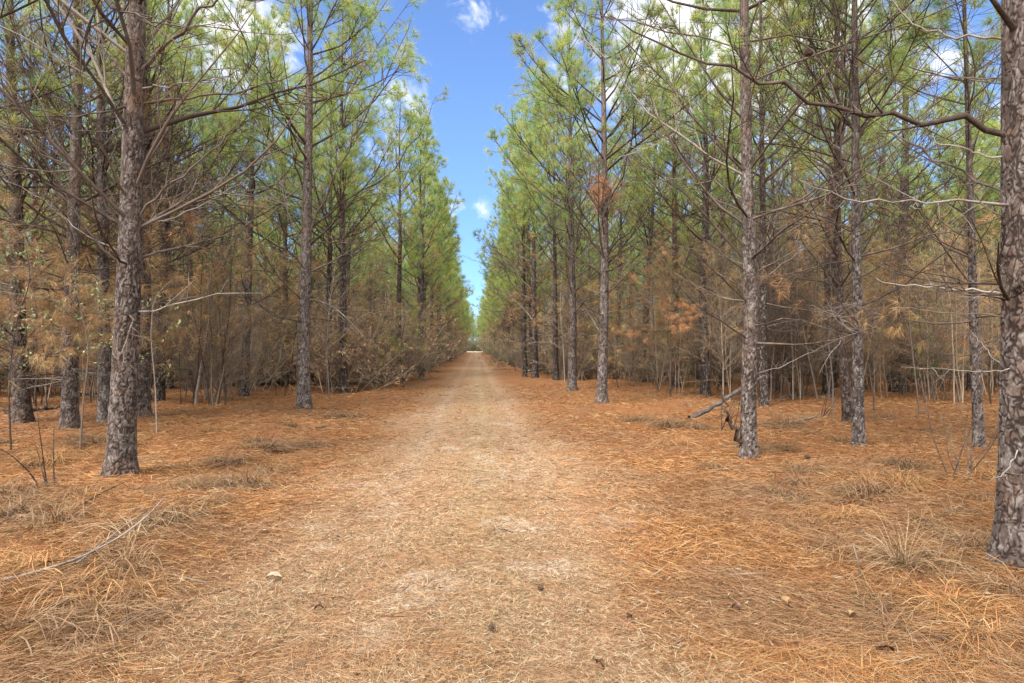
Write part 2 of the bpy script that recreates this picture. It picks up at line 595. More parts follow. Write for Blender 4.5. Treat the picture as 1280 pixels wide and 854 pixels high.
rng = np.random.default_rng(103)
m = 9000
u = rng.random(m)
y = 1.2 / (1 - u * (1 - 1.2 / 30))
x = rng.uniform(-1.15, 1.15, m) * (y + 0.8)
k = rng.random(m) < 0.25 + 0.75 * (vnoise(x * 2.1, y * 2.1, 51) * 0.6 + vnoise(x * 0.7, y * 0.7, 52) * 0.6 > 0.62)
k &= rng.random(m) < 1 - 0.55 * path_mask(x, y)
x, y = x[k], y[k]
m = len(x)
th = rng.uniform(0, 2 * PI, m)
pal = np.array([(0.045, 0.027, 0.017), (0.075, 0.042, 0.024), (0.11, 0.055, 0.03), (0.13, 0.10, 0.075)])
deb = MB()
tw = rng.random(m) < 0.45
for sel, l0, l1, w0 in ((tw, 0.05, 0.22, 0.0045), (~tw, 0.012, 0.035, 0.016)):
    n_ = int(sel.sum())
    ti = np.abs(rng.normal(0, 0.2, n_))
    d = np.stack([np.cos(th[sel]) * np.cos(ti), np.sin(th[sel]) * np.cos(ti), np.sin(ti)], -1)
    o = np.stack([x[sel], y[sel], gh(x[sel], y[sel]) + rng.uniform(0.012, 0.032, n_)], -1)
    if l1 > 0.1:
        deb.blades(o, d, rng.uniform(l0, l1, n_), w0 + 0.0006 * y[sel], pal[rng.integers(0, 4, n_)], 0, rng, 0.15)
    else:
        deb.leaves(o, d, rng.uniform(l0, l1, n_), w0, pal[rng.integers(0, 4, n_)], 0, rng)
tag(deb.build("twig_litter", [M_CONE]), kind="stuff", label="dark broken twigs and bark flakes strewn through the straw", cat="twig litter")

# ------------------------------------------------------------------ growing wood
def grow(rng, p, d, L, seg, up=0.0, wob=0.12):
    x, y, z = (float(v) for v in p)
    a, b, c = (float(v) for v in unit(d))
    W = rng.normal(0, wob, (seg, 3)).tolist()
    s = L / seg
    pts = [(x, y, z)]
    for w in W:
        a, b, c = a + w[0], b + w[1], c + w[2] + up
        k = 1.0 / math.sqrt(a * a + b * b + c * c + 1e-12)
        a, b, c = a * k, b * k, c * k
        x, y, z = x + a * s, y + b * s, z + c * s
        pts.append((x, y, z))
    return np.array(pts)


def along(P, u):
    t = u * (len(P) - 1)
    i = min(int(t), len(P) - 2)
    f = t - i
    return P[i] * (1 - f) + P[i + 1] * f, unit(P[i + 1] - P[i])


def side_dir(rng, t, ang, flat=0.5):
    r = rng.normal(size=3)
    r[2] *= flat
    r = unit(r - t * (r @ t))
    return unit(t * math.cos(ang) + r * math.sin(ang))


def twigs_on(mb, rng, P, r, L, per_m, mat, shoots=None, up=0.06, depth=2, lo=0.2, ratio=(0.18, 0.42), n=3, col=(1, 1, 1), tmin=0.0016):
    k = max(1, int(L * per_m + rng.random()))
    for _ in range(k):
        u = rng.uniform(lo, 1.0)
        p, t = along(P, u)
        l = max(0.12, L * rng.uniform(*ratio) * (1.25 - u))
        Q = grow(rng, p, side_dir(rng, t, rng.uniform(0.5, 1.1)), l, 3, up, 0.16)
        rr = max(r * (1 - 0.7 * u) * 0.55, tmin)
        mb.tube(Q, np.linspace(rr, rr * 0.45, 4), n, mat, col, False)
        if shoots is not None:
            shoots.append((Q[-2] if l < 0.6 else Q[-1] + (Q[-2] - Q[-1]) * min(1, 0.32 / max(l / 3, .01)), Q[-1]))
        if depth > 1:
            for _ in range(int(l * per_m * 0.9 + rng.random() * 1.6)):
                p2, t2 = along(Q, rng.uniform(0.25, 0.95))
                l2 = max(0.1, l * rng.uniform(0.25, 0.5))
                S = grow(rng, p2, side_dir(rng, t2, rng.uniform(0.5, 1.0)), l2, 2, up, 0.14)
                mb.tube(S, np.linspace(rr * 0.6, rr * 0.3, 3), 3, mat, col, False)
                if shoots is not None:
                    shoots.append((S[-2], S[-1]))


def needle_shoots(mb, rng, shoots, K, ln, w, pal, mat, droop=0.0, tone=1.0):
    if not len(shoots):
        return
    S = np.array([s[0] for s in shoots])
    E = np.array([s[1] for s in shoots])
    A = E - S
    A /= np.linalg.norm(A, axis=1)[:, None] + 1e-9
    m = len(S)
    t = rng.random((m, K, 1)) ** 0.7
    o = S[:, None] + (E - S)[:, None] * t
    r = rng.normal(size=(m, K, 3))
    r /= np.linalg.norm(r, axis=2)[..., None]
    d = A[:, None] * rng.uniform(0.45, 1.0, (m, K, 1)) + r * 0.75
    d[..., 2] -= droop
    base = pal[rng.integers(0, len(pal), m)] * rng.uniform(0.8, 1.2, (m, 1))
    c = base[:, None] * rng.uniform(0.85, 1.15, (m, K, 1)) * tone
    l = rng.normal(ln, ln * 0.18, (m, K))
    mb.blades(o.reshape(-1, 3), d.reshape(-1, 3), np.abs(l).ravel(), w, c.reshape(-1, 3), mat, rng)


class Trunk:
    """centre line and radius by height, relative to the base"""

    def __init__(self, pts, H, r_bh):
        self.P, self.H, self.r = np.asarray(pts, float), H, r_bh

    def at(self, z):
        P = self.P
        return np.array([np.interp(z, P[:, 2], P[:, 0]), np.interp(z, P[:, 2], P[:, 1]), z])

    def rad(self, z):
        z = np.asarray(z, float)
        return np.maximum(self.r * np.clip((self.H - z) / (self.H - 1.3), 0.02, 2) ** 0.9, 0.006) * (1 + 0.32 * np.exp(-np.maximum(z, 0) / 0.15))

    def mesh_plated(self, seed, zfine, ns, dz):
        zs = np.concatenate([np.arange(-0.12, zfine, dz), np.linspace(zfine, self.H, 14)])
        a = np.arange(ns) * 2 * PI / ns
        r = self.rad(zs)
        a0 = PI / 2
        c = np.array([self.at(z) for z in zs])
        U, Vv = np.meshgrid(a * self.r, zs)              # metres round and up; the seam faces away from the track
        wu = U + 0.030 * (vnoise(U * 22, Vv * 13, seed) - 0.5)
        wv = Vv + 0.05 * (vnoise(U * 20, Vv * 11, seed + 1) - 0.5)
        two = lambda x, y, s: 0.68 * vnoise(x, y, s) + 0.32 * vnoise(x * 2.3, y * 2.3, s + 40)
        d1 = np.abs(two(wu * 33, wv * 11, seed + 5) - 0.5)
        d2 = np.abs(two(wu * 20, wv * 21, seed + 9) - 0.5) * 1.5
        e = np.minimum(d1, d2)
        gap = (0.55 + 0.9 * vnoise(U * 3.1, Vv * 1.3, seed + 21)) * (1.0 - 0.45 * smooth(1.5, 5.0, Vv))
        plate = smooth(0.025, 0.085, e / gap + 0.05 * (vnoise(U * 90, Vv * 60, seed + 2) - 0.5))
        tone = two(wu * 30, wv * 15, seed + 13)
        tq = tone * 6 + 0.6 * (vnoise(U * 120, Vv * 80, seed + 17) - 0.5)
        tone = (np.floor(tq) + smooth(0.55, 1.0, tq - np.floor(tq))) / 6       # flaking layers
        flake = vnoise(U * 70 + 3 * tone, Vv * 38, seed + 3) - 0.5
        k = np.clip(r / self.r, 0.25, 1.1)[:, None]
        rr = r[:, None] + (plate * 0.75 + tone * 0.85 + flake * 0.35 - 0.9) * 0.0075 * k
        rough = flake
        flute = 0.10 * np.exp(-np.maximum(zs, 0) / 0.14)[:, None] * np.sin(3 * a + seed)[None] * r[:, None]
        rr = rr + flute
        V = np.stack([c[:, 0:1] + np.cos(a + a0) * rr, c[:, 1:2] + np.sin(a + a0) * rr, np.repeat(zs[:, None], ns, 1)], -1)
        C = np.stack([plate, smooth(0.25, 0.75, tone + 0.5 * flake), plate * 0], -1)
        m = len(zs)
        i = np.arange(m - 1)[:, None] * ns
        j = np.arange(ns)[None]
        q = np.stack([i + j, i + (j + 1) % ns, i + ns + (j + 1) % ns, i + ns + j], -1).reshape(-1, 4)
        b = MB()
        b.add(V.reshape(-1, 3), C.reshape(-1, 3), q)
        return b

    def mesh_plain(self, n=12):
        zs = np.concatenate([[-0.12, 0, 0.08, 0.2, 0.4], np.linspace(0.8, self.H, 16)])
        b = MB()
        b.tube([self.at(z) for z in zs], self.rad(zs), n, 0)
        return b


def random_trunk(rng, H, r):
    k = 9
    zs = np.linspace(-0.2, H, k)
    lean = rng.normal(0, 0.022, 2)
    w = np.cumsum(rng.normal(0, 0.045, (k, 2)), axis=0)
    w -= w[0]
    return Trunk(np.column_stack([lean[0] * zs + w[:, 0], lean[1] * zs + w[:, 1], zs]), H, r)


def wood(rng, tk, zlow, zc, detail=1.0, dead_each=False, live=True, dead_rate=1.0, K=34, nw=0.0055, ln=0.17, spread_=2.5, pal=GREENS, tmin=0.0016, brown_p=0.33, dmore=0, dk=9, dlen=1.0, crown_detail=None):
    """branches of a pine: the dead ones (each a mesh, when asked) and the living crown"""
    crown = MB()
    dead = []
    shoots, brown = [], []
    z = zlow
    while z < tk.H - 0.25:
        t = (z - zc) / (tk.H - zc)
        nb = rng.integers(2, 5) if t > 0 else rng.integers(2, 5) + dmore
        a0 = rng.uniform(0, 2 * PI)
        for i in range(nb):
            if t <= 0 and rng.random() > dead_rate:
                continue
            zz = z + rng.normal(0, 0.05)
            az = a0 + i * 2 * PI / nb + rng.normal(0, 0.35)
            base = tk.at(zz)
            R = float(tk.rad(zz))
            if t <= 0:
                L = dlen * rng.uniform(0.55, 1.1) * (1.0 + 0.9 * smooth(0.5, zc, z)) if rng.random() < 0.8 else rng.uniform(0.15, 0.4)
                hi = dead_each and z > 2.0
                if hi:
                    L *= 1.35
                el = rng.normal((0.25 if hi else 0.12) + 0.45 * smooth(1.5, zc, z), 0.2)
                d = np.array([math.cos(az) * math.cos(el), math.sin(az) * math.cos(el), math.sin(el)])
                P = grow(rng, base + d * R * 0.5, d, L + R * 0.5, 6, 0.11 * rng.normal(0.8, 0.6) if hi else 0.07 * rng.normal(0.5, 1), 0.13)
                r = min(R * 0.25, 0.005 + 0.0055 * L)
                b = MB() if dead_each else crown
                pale = rng.random() < ((0.10 if hi else 0.22) if dead_each else 0.5)
                mat = 3 if pale and not dead_each else (1 if pale else 0)
                b.tube(P, np.linspace(r, r * 0.25, 7) * (rng.uniform(0.75, 1.25, 7) if dead_each else 1.0), 5 if dead_each else 3, mat)
                bs = brown if 0.9 < z and rng.random() < brown_p * (1.0 if z < 2.7 else 0.1 if dead_each else 0.45) else None
                sub = []
                twigs_on(b, rng, P, r, L, 6.5 * detail, mat, sub, 0.03, 2, tmin=tmin)
                if dead_each:
                    if bs is not None:
                        needle_shoots(b, rng, sub, 16, 0.17, nw, BROWNS, 2, 0.6)
                    dead.append(b)
                elif bs is not None:
                    bs.extend(sub)
            elif live:
                L = (spread_ * (1 - t) ** 0.75 + 0.35) * rng.uniform(0.62, 1.3)
                el = 0.38 + 0.75 * t + rng.normal(0, 0.12)
                d = np.array([math.cos(az) * math.cos(el), math.sin(az) * math.cos(el), math.sin(el)])
                P = grow(rng, base + d * R * 0.4, d, L, 7, 0.10, 0.09)
                r = min(R * 0.45, 0.006 + 0.0075 * L)
                crown.tube(P, np.linspace(r, r * 0.22, 8), 4, 0)
                dst = brown if (t < 0.15 and rng.random() < 0.18) else shoots
                dst.append((P[-2], P[-1]))
                twigs_on(crown, rng, P, r, L, 4.6 * (crown_detail or detail), 0, dst, 0.13, 2, 0.25, tmin=tmin)
        z += rng.uniform(0.34, 0.58)
    if live:
        top = tk.at(tk.H - 0.3)
        shoots.append((top, tk.at(tk.H)))
        needle_shoots(crown, rng, shoots, K, ln, nw, pal, 1)
        needle_shoots(crown, rng, [x for x in brown if rng.random() < 0.6], dk, ln * 0.9, nw, BROWNS, 2, 0.45)
        needle_shoots(crown, rng, [x for x in brown if rng.random() < 0.4], dk, ln * 0.9, nw, LOWGREENS, 1, 0.2)
    return crown, dead


TREE_MATS = [M_TWIG, M_GREEN, M_BROWN, M_DEAD]
BRANCH_MATS = [M_TWIG, M_DEAD, M_BROWN, M_GREEN]

# ------------------------------------------------------------------ the pines one can tell apart
def limb_points(px, y, rng, slope):
    n = len(px)
    return [at(a, b, y + slope * k / max(n - 1, 1)) for k, (a, b) in enumerate(px)]


def resample(P, k):
    P = np.asarray(P, float)
    s = np.concatenate([[0], np.cumsum(np.linalg.norm(np.diff(P, axis=0), axis=1))])
    u = np.linspace(0, s[-1], k)
    Q = np.column_stack([np.interp(u, s, P[:, i]) for i in range(3)])
    if k > 4:
        Q[1:-1] = 0.25 * Q[:-2] + 0.5 * Q[1:-1] + 0.25 * Q[2:]
    return Q, s[-1]


TREES = []      # (x, y) of every pine, to keep others off


def hero(label, line, r_bh, H=11.0, zc=4.6, zlow=0.9, limbs=(), seed=0, fine=True, group=None, dead_rate=1.0, detail=0.9, K=42, spread_=2.5, brown_p=0.28, dmore=1, crown_detail=None):
    """a pine whose trunk follows the photo's; LINE: pixels from the foot upward; LIMBS: (pixels, thickness, pale, slope away from the eye)"""
    rng = np.random.default_rng(1000 + seed)
    foot = ground_hit(*line[0])
    Y = foot[1]
    base = np.array([foot[0], Y, gz(foot[0], Y)])
    W = [at(a, b, Y) for a, b in line[1:]]
    P = [np.array([0, 0, -0.2]), np.array([0, 0, 0.0])] + [w - base for w in W]
    d = unit(P[-1] - P[-2])
    d = unit(d * 0.6 + np.array([0, 0, 0.4]))
    if P[-1][2] < H:
        P.append(P[-1] + d * (H - P[-1][2]) / d[2])
    tk = Trunk(P, H, r_bh)
    root = thing("pine_tree", base, label, "pine tree", group)
    vis = min(H, CAM_H + 0.55 * Y + 0.3)
    if fine:
        px = max(F_PX * 2 * r_bh / Y, 8)
        ns = int(np.clip(px * 4.0, 40, 210))
        dz = float(np.clip(2 * PI * r_bh / ns * 1.2, 0.006, 0.03))
        tk.mesh_plated(seed * 7 + 11, min(vis, 5.0 if Y < 8 else 7.0), ns, dz).build("trunk", [M_PLATE], root)
    else:
        tk.mesh_plain().build("trunk", [M_BARK], root)
    crown, dead = wood(rng, tk, zlow, zc, detail, True, True, dead_rate, K, 0.004 + 0.00011 * Y, 0.21, spread_=spread_, dlen=1.3, tmin=0.0018, brown_p=brown_p, dmore=dmore, crown_detail=crown_detail)
    crown.build("crown", TREE_MATS, root)
    for b in dead[:60]:
        b.build("branch", BRANCH_MATS, root)
    for lm in limbs:
        px, th, pale, slope = lm[:4]
        live = lm[4] if len(lm) > 4 else False
        Pl, L = resample(np.array(limb_points(px, Y, rng, slope)) - base, 16)
        Pl[2:-1] += rng.normal(0, th * 0.8, (len(Pl) - 3, 3))
        b = MB()
        th *= 0.72
        b.tube(Pl, np.linspace(th, th * 0.22, len(Pl)) * rng.uniform(0.85, 1.15, len(Pl)), 7, 1 if pale else 0)
        sh = []
        twigs_on(b, rng, Pl, th * 0.8, L, 5.0, 1 if pale else 0, sh, 0.05, 2, 0.15, (0.10, 0.3))
        if live:
            needle_shoots(b, rng, sh, 36, 0.17, 0.0055, GREENS, 3)
        o = b.build("branch", BRANCH_MATS, root)
        if pale:
            o["label"] = "pale bare dead branch"
    TREES.append((foot[0], Y))
    return root


R_NEAR = hero("thick plated pine trunk nearest of all, at the far right of the track", [(1277, 712), (1280, 560), (1281, 430), (1278, 200), (1276, 0)], 0.112, zlow=1.15, brown_p=0.0, seed=1, dead_rate=0.45, limbs=[
    ([(1272, 172), (1240, 163), (1200, 158), (1120, 146), (1050, 131), (1000, 119), (985, 110), (940, 98), (880, 80), (840, 58), (795, 38), (765, 20)], 0.027, False, 0.5),
    ([(1047, 131), (1040, 108), (1030, 85), (1012, 62), (985, 32), (960, 2), (940, -30)], 0.009, False, 0.5),
    ([(1276, 250), (1225, 226), (1170, 198), (1120, 170), (1075, 142), (1055, 122)], 0.014, False, 0.9),
    ([(1274, 258), (1200, 251), (1140, 255), (1080, 248), (1045, 245), (1000, 226), (985, 215)], 0.012, True, -0.3),
    ([(1276, 203), (1230, 195), (1190, 185), (1160, 170)], 0.012, True, 0.3),
    ([(1275, 50), (1190, 46), (1150, 36), (1110, -4)], 0.012, True, 0.6),
    ([(1276, 100), (1225, 98), (1160, 95), (1100, 92), (1060, 80)], 0.007, False, 0.8),
    ([(1276, 368), (1200, 361), (1140, 358), (1120, 355), (1095, 348)], 0.011, True, 0.2),
    ([(1278, 395), (1180, 390), (1130, 384), (1080, 387)], 0.007, True, 0.6),
    ([(1278, 462), (1225, 465), (1185, 462), (1150, 461)], 0.006, True, -0.2),
    ([(1278, 470), (1245, 452), (1222, 425), (1215, 416)], 0.006, True, 0.3),
    ([(1284, 548), (1268, 575), (1255, 590), (1235, 606)], 0.007, True, -0.35),
])
hero("stout grey pine with flaking bark, nearest of all left of the track", [(150, 595), (158, 430), (163, 300), (167, 150), (172, 0)], 0.116, zlow=1.6, brown_p=0.0, seed=2, K=30, crown_detail=0.7, dmore=2, H=11.5, dead_rate=0.85, limbs=[
    ([(166, 100), (150, 88), (130, 65), (100, 40), (80, 8), (62, -30)], 0.026, False, 0.5),
    ([(166, 100), (195, 66), (220, 46), (242, 20), (265, 2), (300, -3), (355, 4)], 0.030, False, -0.4),
    ([(172, 130), (240, 122), (300, 115), (335, 107), (380, 85), (430, 60)], 0.020, False, 0.8),
    ([(172, 111), (215, 108), (260, 100), (290, 97)], 0.015, True, -0.5),
    ([(170, 128), (150, 138), (100, 145), (60, 149), (20, 138), (-5, 132)], 0.017, False, -0.6),
    ([(165, 150), (140, 165), (100, 165), (60, 150)], 0.010, True, -0.9),
    ([(164, 282), (200, 242), (245, 205), (275, 175), (300, 145), (312, 110)], 0.022, False, -0.3),
    ([(164, 290), (220, 270), (265, 250), (310, 222), (350, 215)], 0.014, True, 0.7),
    ([(162, 300), (142, 272), (125, 240), (114, 206), (130, 200)], 0.013, True, -0.5),
    ([(156, 428), (160, 412), (172, 398), (190, 388)], 0.012, False, -0.4),
    ([(166, 25), (250, 35), (300, 38), (345, 44), (395, 38)], 0.013, True, 0.6),
    ([(160, 320), (100, 290), (50, 245), (5, 225)], 0.011, True, 0.6),
])
hero("straight mauve-barked pine standing alone at the left edge of the track", [(380, 512), (379, 430), (383, 300), (386, 150), (388, 0)], 0.127, zlow=1.8, seed=3, dmore=2, H=12.5, zc=4.9, dead_rate=0.6, limbs=[
    ([(382, 305), (405, 245), (430, 197), (447, 165), (470, 115), (490, 80), (506, 45), (516, 15)], 0.035, False, -0.8, True),
    ([(383, 290), (440, 242), (480, 225), (512, 190), (535, 150), (545, 120)], 0.028, False, 1.0, True),
    ([(381, 245), (368, 190), (357, 130), (350, 95), (352, 40)], 0.026, False, -1.0),
    ([(386, 165), (430, 130), (462, 75), (490, 30), (520, -10)], 0.026, False, 0.6, True),
    ([(380, 376), (400, 364), (430, 345), (462, 336)], 0.016, False, -0.7),
    ([(384, 215), (330, 170), (300, 120), (290, 60)], 0.022, False, 0.6, True),
    ([(382, 330), (330, 310), (290, 280)], 0.014, True, 0.6),
])
hero("slim dark pine with forked bare limbs between track and leaning log", [(935, 575), (936, 480), (939, 380), (934, 230), (930, 0)], 0.079, zlow=1.4, brown_p=0.08, seed=4, dmore=2, H=10.5, zc=4.9, dead_rate=0.9, limbs=[
    ([(934, 226), (912, 195), (895, 165), (866, 118), (850, 92)], 0.016, False, 0.7),
    ([(935, 232), (960, 196), (1000, 165), (1030, 150), (1060, 118)], 0.012, False, 0.5),
    ([(931, 80), (905, 40), (880, 0), (870, -20)], 0.014, False, -0.4, True),
    ([(938, 382), (900, 345), (850, 305), (835, 290)], 0.013, False, -0.5),
    ([(938, 362), (985, 325), (1040, 285), (1085, 262)], 0.012, False, 0.6),
    ([(938, 345), (1000, 310), (1050, 293), (1095, 285)], 0.010, True, -0.6),
    ([(938, 335), (900, 318), (850, 308), (800, 296)], 0.008, True, 0.6),
    ([(934, 268), (870, 236), (820, 215), (780, 205)], 0.010, False, 0.9),
    ([(931, 30), (880, 28), (840, 28)], 0.009, False, 0.8),
    ([(936, 470), (985, 455), (1045, 425)], 0.008, True, 0.4),
    ([(931, 120), (960, 60), (975, 10), (980, -20)], 0.013, False, 0.6, True),
    ([(930, 560), (917, 535), (906, 512), (901, 495), (897, 478)], 0.040, False, -0.2),
])
hero("slender straight pine close in front of a twin trunk on the right", [(1073, 560), (1072, 430), (1070, 280), (1068, 0)], 0.064, zlow=1.5, brown_p=0.1, seed=5, dmore=2, H=9.8, zc=4.6, dead_rate=1.0, limbs=[
    ([(1070, 235), (1045, 190), (1010, 130), (1000, 100)], 0.009, False, 0.4),
    ([(1071, 300), (1110, 260), (1150, 200), (1160, 150)], 0.009, False, 0.6),
    ([(1069, 130), (1110, 90), (1150, 60), (1170, 20)], 0.009, False, -0.5, True),
    ([(1072, 420), (1045, 400), (1020, 350)], 0.006, True, 0.3)])
hero("thin curved pine half hidden behind a slender straight trunk on the right", [(1060, 530), (1052, 430), (1047, 300), (1046, 100), (1045, 0)], 0.068, zlow=1.3, seed=6, H=10, dead_rate=0.9)
hero("thin leaning pine stem just left of the nearest right-hand trunk", [(1224, 562), (1218, 430), (1214, 280), (1210, 150), (1206, 20)], 0.052, zlow=1.2, seed=7, H=7.5, zc=4.0, spread_=1.4)
hero("dark stocky pine deep among the undergrowth on the right, trunk leaning rightwards", [(1122, 490), (1128, 430), (1130, 300), (1132, 100)], 0.2, zlow=1.2, seed=8, H=11.5, fine=False)
hero("narrow pine standing right behind the slim dark forked one", [(955, 510), (954, 430), (953, 250), (951, 0)], 0.085, zlow=1.3, seed=9, fine=False)
hero("bare-stemmed pine behind the hanging rust-brown boughs", [(846, 486), (845, 400), (843, 250), (842, 100)], 0.12, zlow=1.5, seed=10, fine=False, H=11.5)
NEST = hero("pine with a rust-brown needle nest in its fork, foremost of the right-hand row", [(752, 505), (755, 400), (756, 320), (755, 150), (752, 0)], 0.108, zlow=1.6, seed=11, dmore=2, H=11.5, zc=5.0, limbs=[
    ([(755, 322), (720, 270), (690, 230), (668, 190), (655, 170)], 0.032, False, -0.8, True),
    ([(755, 322), (790, 285), (820, 250), (842, 235)], 0.028, False, 0.8),
    ([(756, 318), (775, 288), (788, 250), (797, 215)], 0.026, False, -0.6, True),
    ([(755, 228), (735, 190), (705, 155), (690, 120)], 0.024, False, 0.8, True),
    ([(754, 120), (780, 80), (795, 40), (800, 10)], 0.022, False, 0.8, True)])
_b = MB()
_rng = np.random.default_rng(77)
_n0 = at(755, 236, NEST.location.y) - np.array(NEST.location)
_sh = []
for _k in range(46):
    _p = _n0 + np.array([_rng.normal(0, 0.13), _rng.normal(0, 0.13), _rng.normal(0, 0.10)])
    _sh.append((_p, _p + _rng.normal(0, 0.12, 3) - np.array([0, 0, 0.06])))
needle_shoots(_b, _rng, _sh, 60, 0.2, 0.006, np.array([(0.46, 0.22, 0.12), (0.38, 0.19, 0.10)]), 0, 0.5)
_b.build("needle_nest", [M_BROWN], NEST)
hero("second pine of the right-hand row, beside the nest-bearing one", [(715, 490), (716, 400), (714, 280), (712, 100)], 0.114, zlow=1.6, seed=12, H=11.5, limbs=[
    ([(714, 330), (690, 285), (660, 240), (640, 205)], 0.03, False, -0.6, True)])
hero("slighter pine set just back from the right-hand row's second tree", [(695, 478), (694, 400), (693, 280)], 0.1, zlow=1.5, seed=13, fine=False)
hero("third pine of the right-hand row, seen between two thinner stems", [(669, 474), (668, 400), (667, 300)], 0.122, zlow=1.6, seed=14, fine=False, H=11.5)
hero("fourth pine of the right-hand row, thin and close to the track", [(656, 471), (655, 400), (655, 300)], 0.09, zlow=1.6, seed=15, fine=False)
hero("dark ivy-brown pine at the left border of the wood, sleeved in dead needles", [(28, 530), (22, 400), (20, 250), (14, 100), (12, 0)], 0.122, zlow=0.8, brown_p=0.6, dmore=2, detail=1.25, seed=16, K=22, spread_=1.9, crown_detail=0.65, limbs=[
    ([(24, 250), (45, 180), (60, 120), (75, 60)], 0.014, False, -0.5)])
hero("dark ragged pine left of the stout grey one, tangled in oak sprays", [(87, 538), (88, 430), (93, 250), (97, 100), (96, 0)], 0.106, zlow=0.8, brown_p=0.6, dmore=2, detail=1.25, seed=17, K=22, spread_=1.9, crown_detail=0.65)
hero("straight dark pine close behind the stout grey trunk on its left", [(132, 530), (130, 430), (128, 250), (124, 0)], 0.1, zlow=0.8, brown_p=0.6, dmore=2, detail=1.25, seed=18, K=22, spread_=1.9, crown_detail=0.65)
hero("pine peeping out close behind the stout grey trunk on its right", [(178, 522), (180, 430), (182, 250), (184, 0)], 0.115, zlow=0.8, brown_p=0.6, dmore=2, detail=1.25, seed=19, K=22, spread_=1.9, crown_detail=0.65)
hero("thinner pine a step behind on the right of the stout grey one", [(199, 505), (203, 430), (207, 250), (210, 60)], 0.1, zlow=1.4, seed=20, fine=False)
hero("slim pine midway between the stout grey and the mauve-barked trunks", [(305, 493), (309, 400), (314, 250), (318, 60)], 0.11, zlow=1.6, seed=21, fine=False, H=11.5)
hero("pale slim pine right behind the mauve-barked one on its left", [(356, 480), (357, 380), (356, 200), (355, 50)], 0.11, zlow=1.8, seed=22, fine=False)
hero("dim pine behind the crooked pale sapling on the left", [(237, 490), (238, 400), (236, 250), (238, 60)], 0.1, zlow=1.5, seed=23, fine=False)
hero("pine close behind the mauve-barked one on its right", [(412, 484), (412, 380), (413, 250)], 0.1, zlow=1.5, seed=24, fine=False)

# ------------------------------------------------------------------ the rest of the plantation
protos = []
for i in range(9):
    rng = np.random.default_rng(300 + i)
    H = rng.uniform(10.3, 12.6)
    tk = random_trunk(rng, H, rng.uniform(0.088, 0.125))
    cr, _ = wood(rng, tk, 0.9, rng.uniform(3.6, 4.6), 0.80, False, True, 1.0, 40, 0.006, 0.22, 2.3, tmin=0.0028, brown_p=0.55, dmore=2, dk=15)
    protos.append((tk.mesh_plain().mesh("trunk", [M_BARK]), cr.mesh("crown", TREE_MATS)))
edge_protos = []
for i in range(4):      # by the track: light reaches them, so they stay green lower down
    rng = np.random.default_rng(340 + i)
    tk = random_trunk(rng, rng.uniform(10.5, 12.3), rng.uniform(0.09, 0.125))
    cr, _ = wood(rng, tk, 1.0, rng.uniform(2.6, 3.3), 0.85, False, True, 1.0, 40, 0.0072, 0.23, 2.3, tmin=0.003, brown_p=0.5, dmore=1, dk=14)
    edge_protos.append((tk.mesh_plain().mesh("trunk", [M_BARK]), cr.mesh("crown", TREE_MATS)))


def copy_pine(x, y, rz, s, label, group, pool=protos):
    k = int(RNG.integers(len(pool)))
    r = thing("pine_tree", (x, y, gz(x, y)), label, "pine tree", group, rz, s)
    for nm, me in zip(("trunk", "crown"), pool[k]):
        o = bpy.data.objects.new(nm, me)
        COL.objects.link(o)
        o.parent = r
    return r


def free(x, y, d=1.5):
    return all((x - a) ** 2 + (y - b) ** 2 > d * d for a, b in TREES)


cand = []
for side in (-1, 1):
    x0 = 3.55 if side < 0 else 3.05
    for i in range(0, 22):
        y = 3.0 + RNG.uniform(0, 2)
        while y < (170 if i == 0 else 70):
            yy = y + RNG.normal(0, 0.3)
            xx = side * (x0 + i * 2.9 + RNG.normal(0, 0.22))
            if i == 0 and yy > 22:
                xx = side * (2.75 + RNG.normal(0, 0.2))
            y += 3.0 if i else 3.5
            lim = (17 if side < 0 else 30) if i == 0 else 0
            if yy < lim:
                continue
            if i > 0 and yy < (16.5 if side < 0 else 16):
                q = to_px((xx, yy, 0))
                if q and -60 < q[0] < 1340:
                    continue
                if q is None or not -260 < q[0] < 1540:
                    continue
            q = to_px((xx, yy, 2.0))
            if q is None or not -230 < q[0] < 1510:
                continue
            if not free(xx, yy) or (i > 1 and RNG.random() < 0.13):
                continue
            cand.append((math.hypot(xx, yy), xx, yy, side, i))
            TREES.append((xx, yy))
cand.sort()
# which of them show largest: the near ones, and the rows that line the track
pick, rest = [], []
for c in cand:
    (pick if (c[4] == 0 or (c[4] < 2 and c[2] < 60) or c[0] < 46) and len(pick) < 262 else rest).append(c)

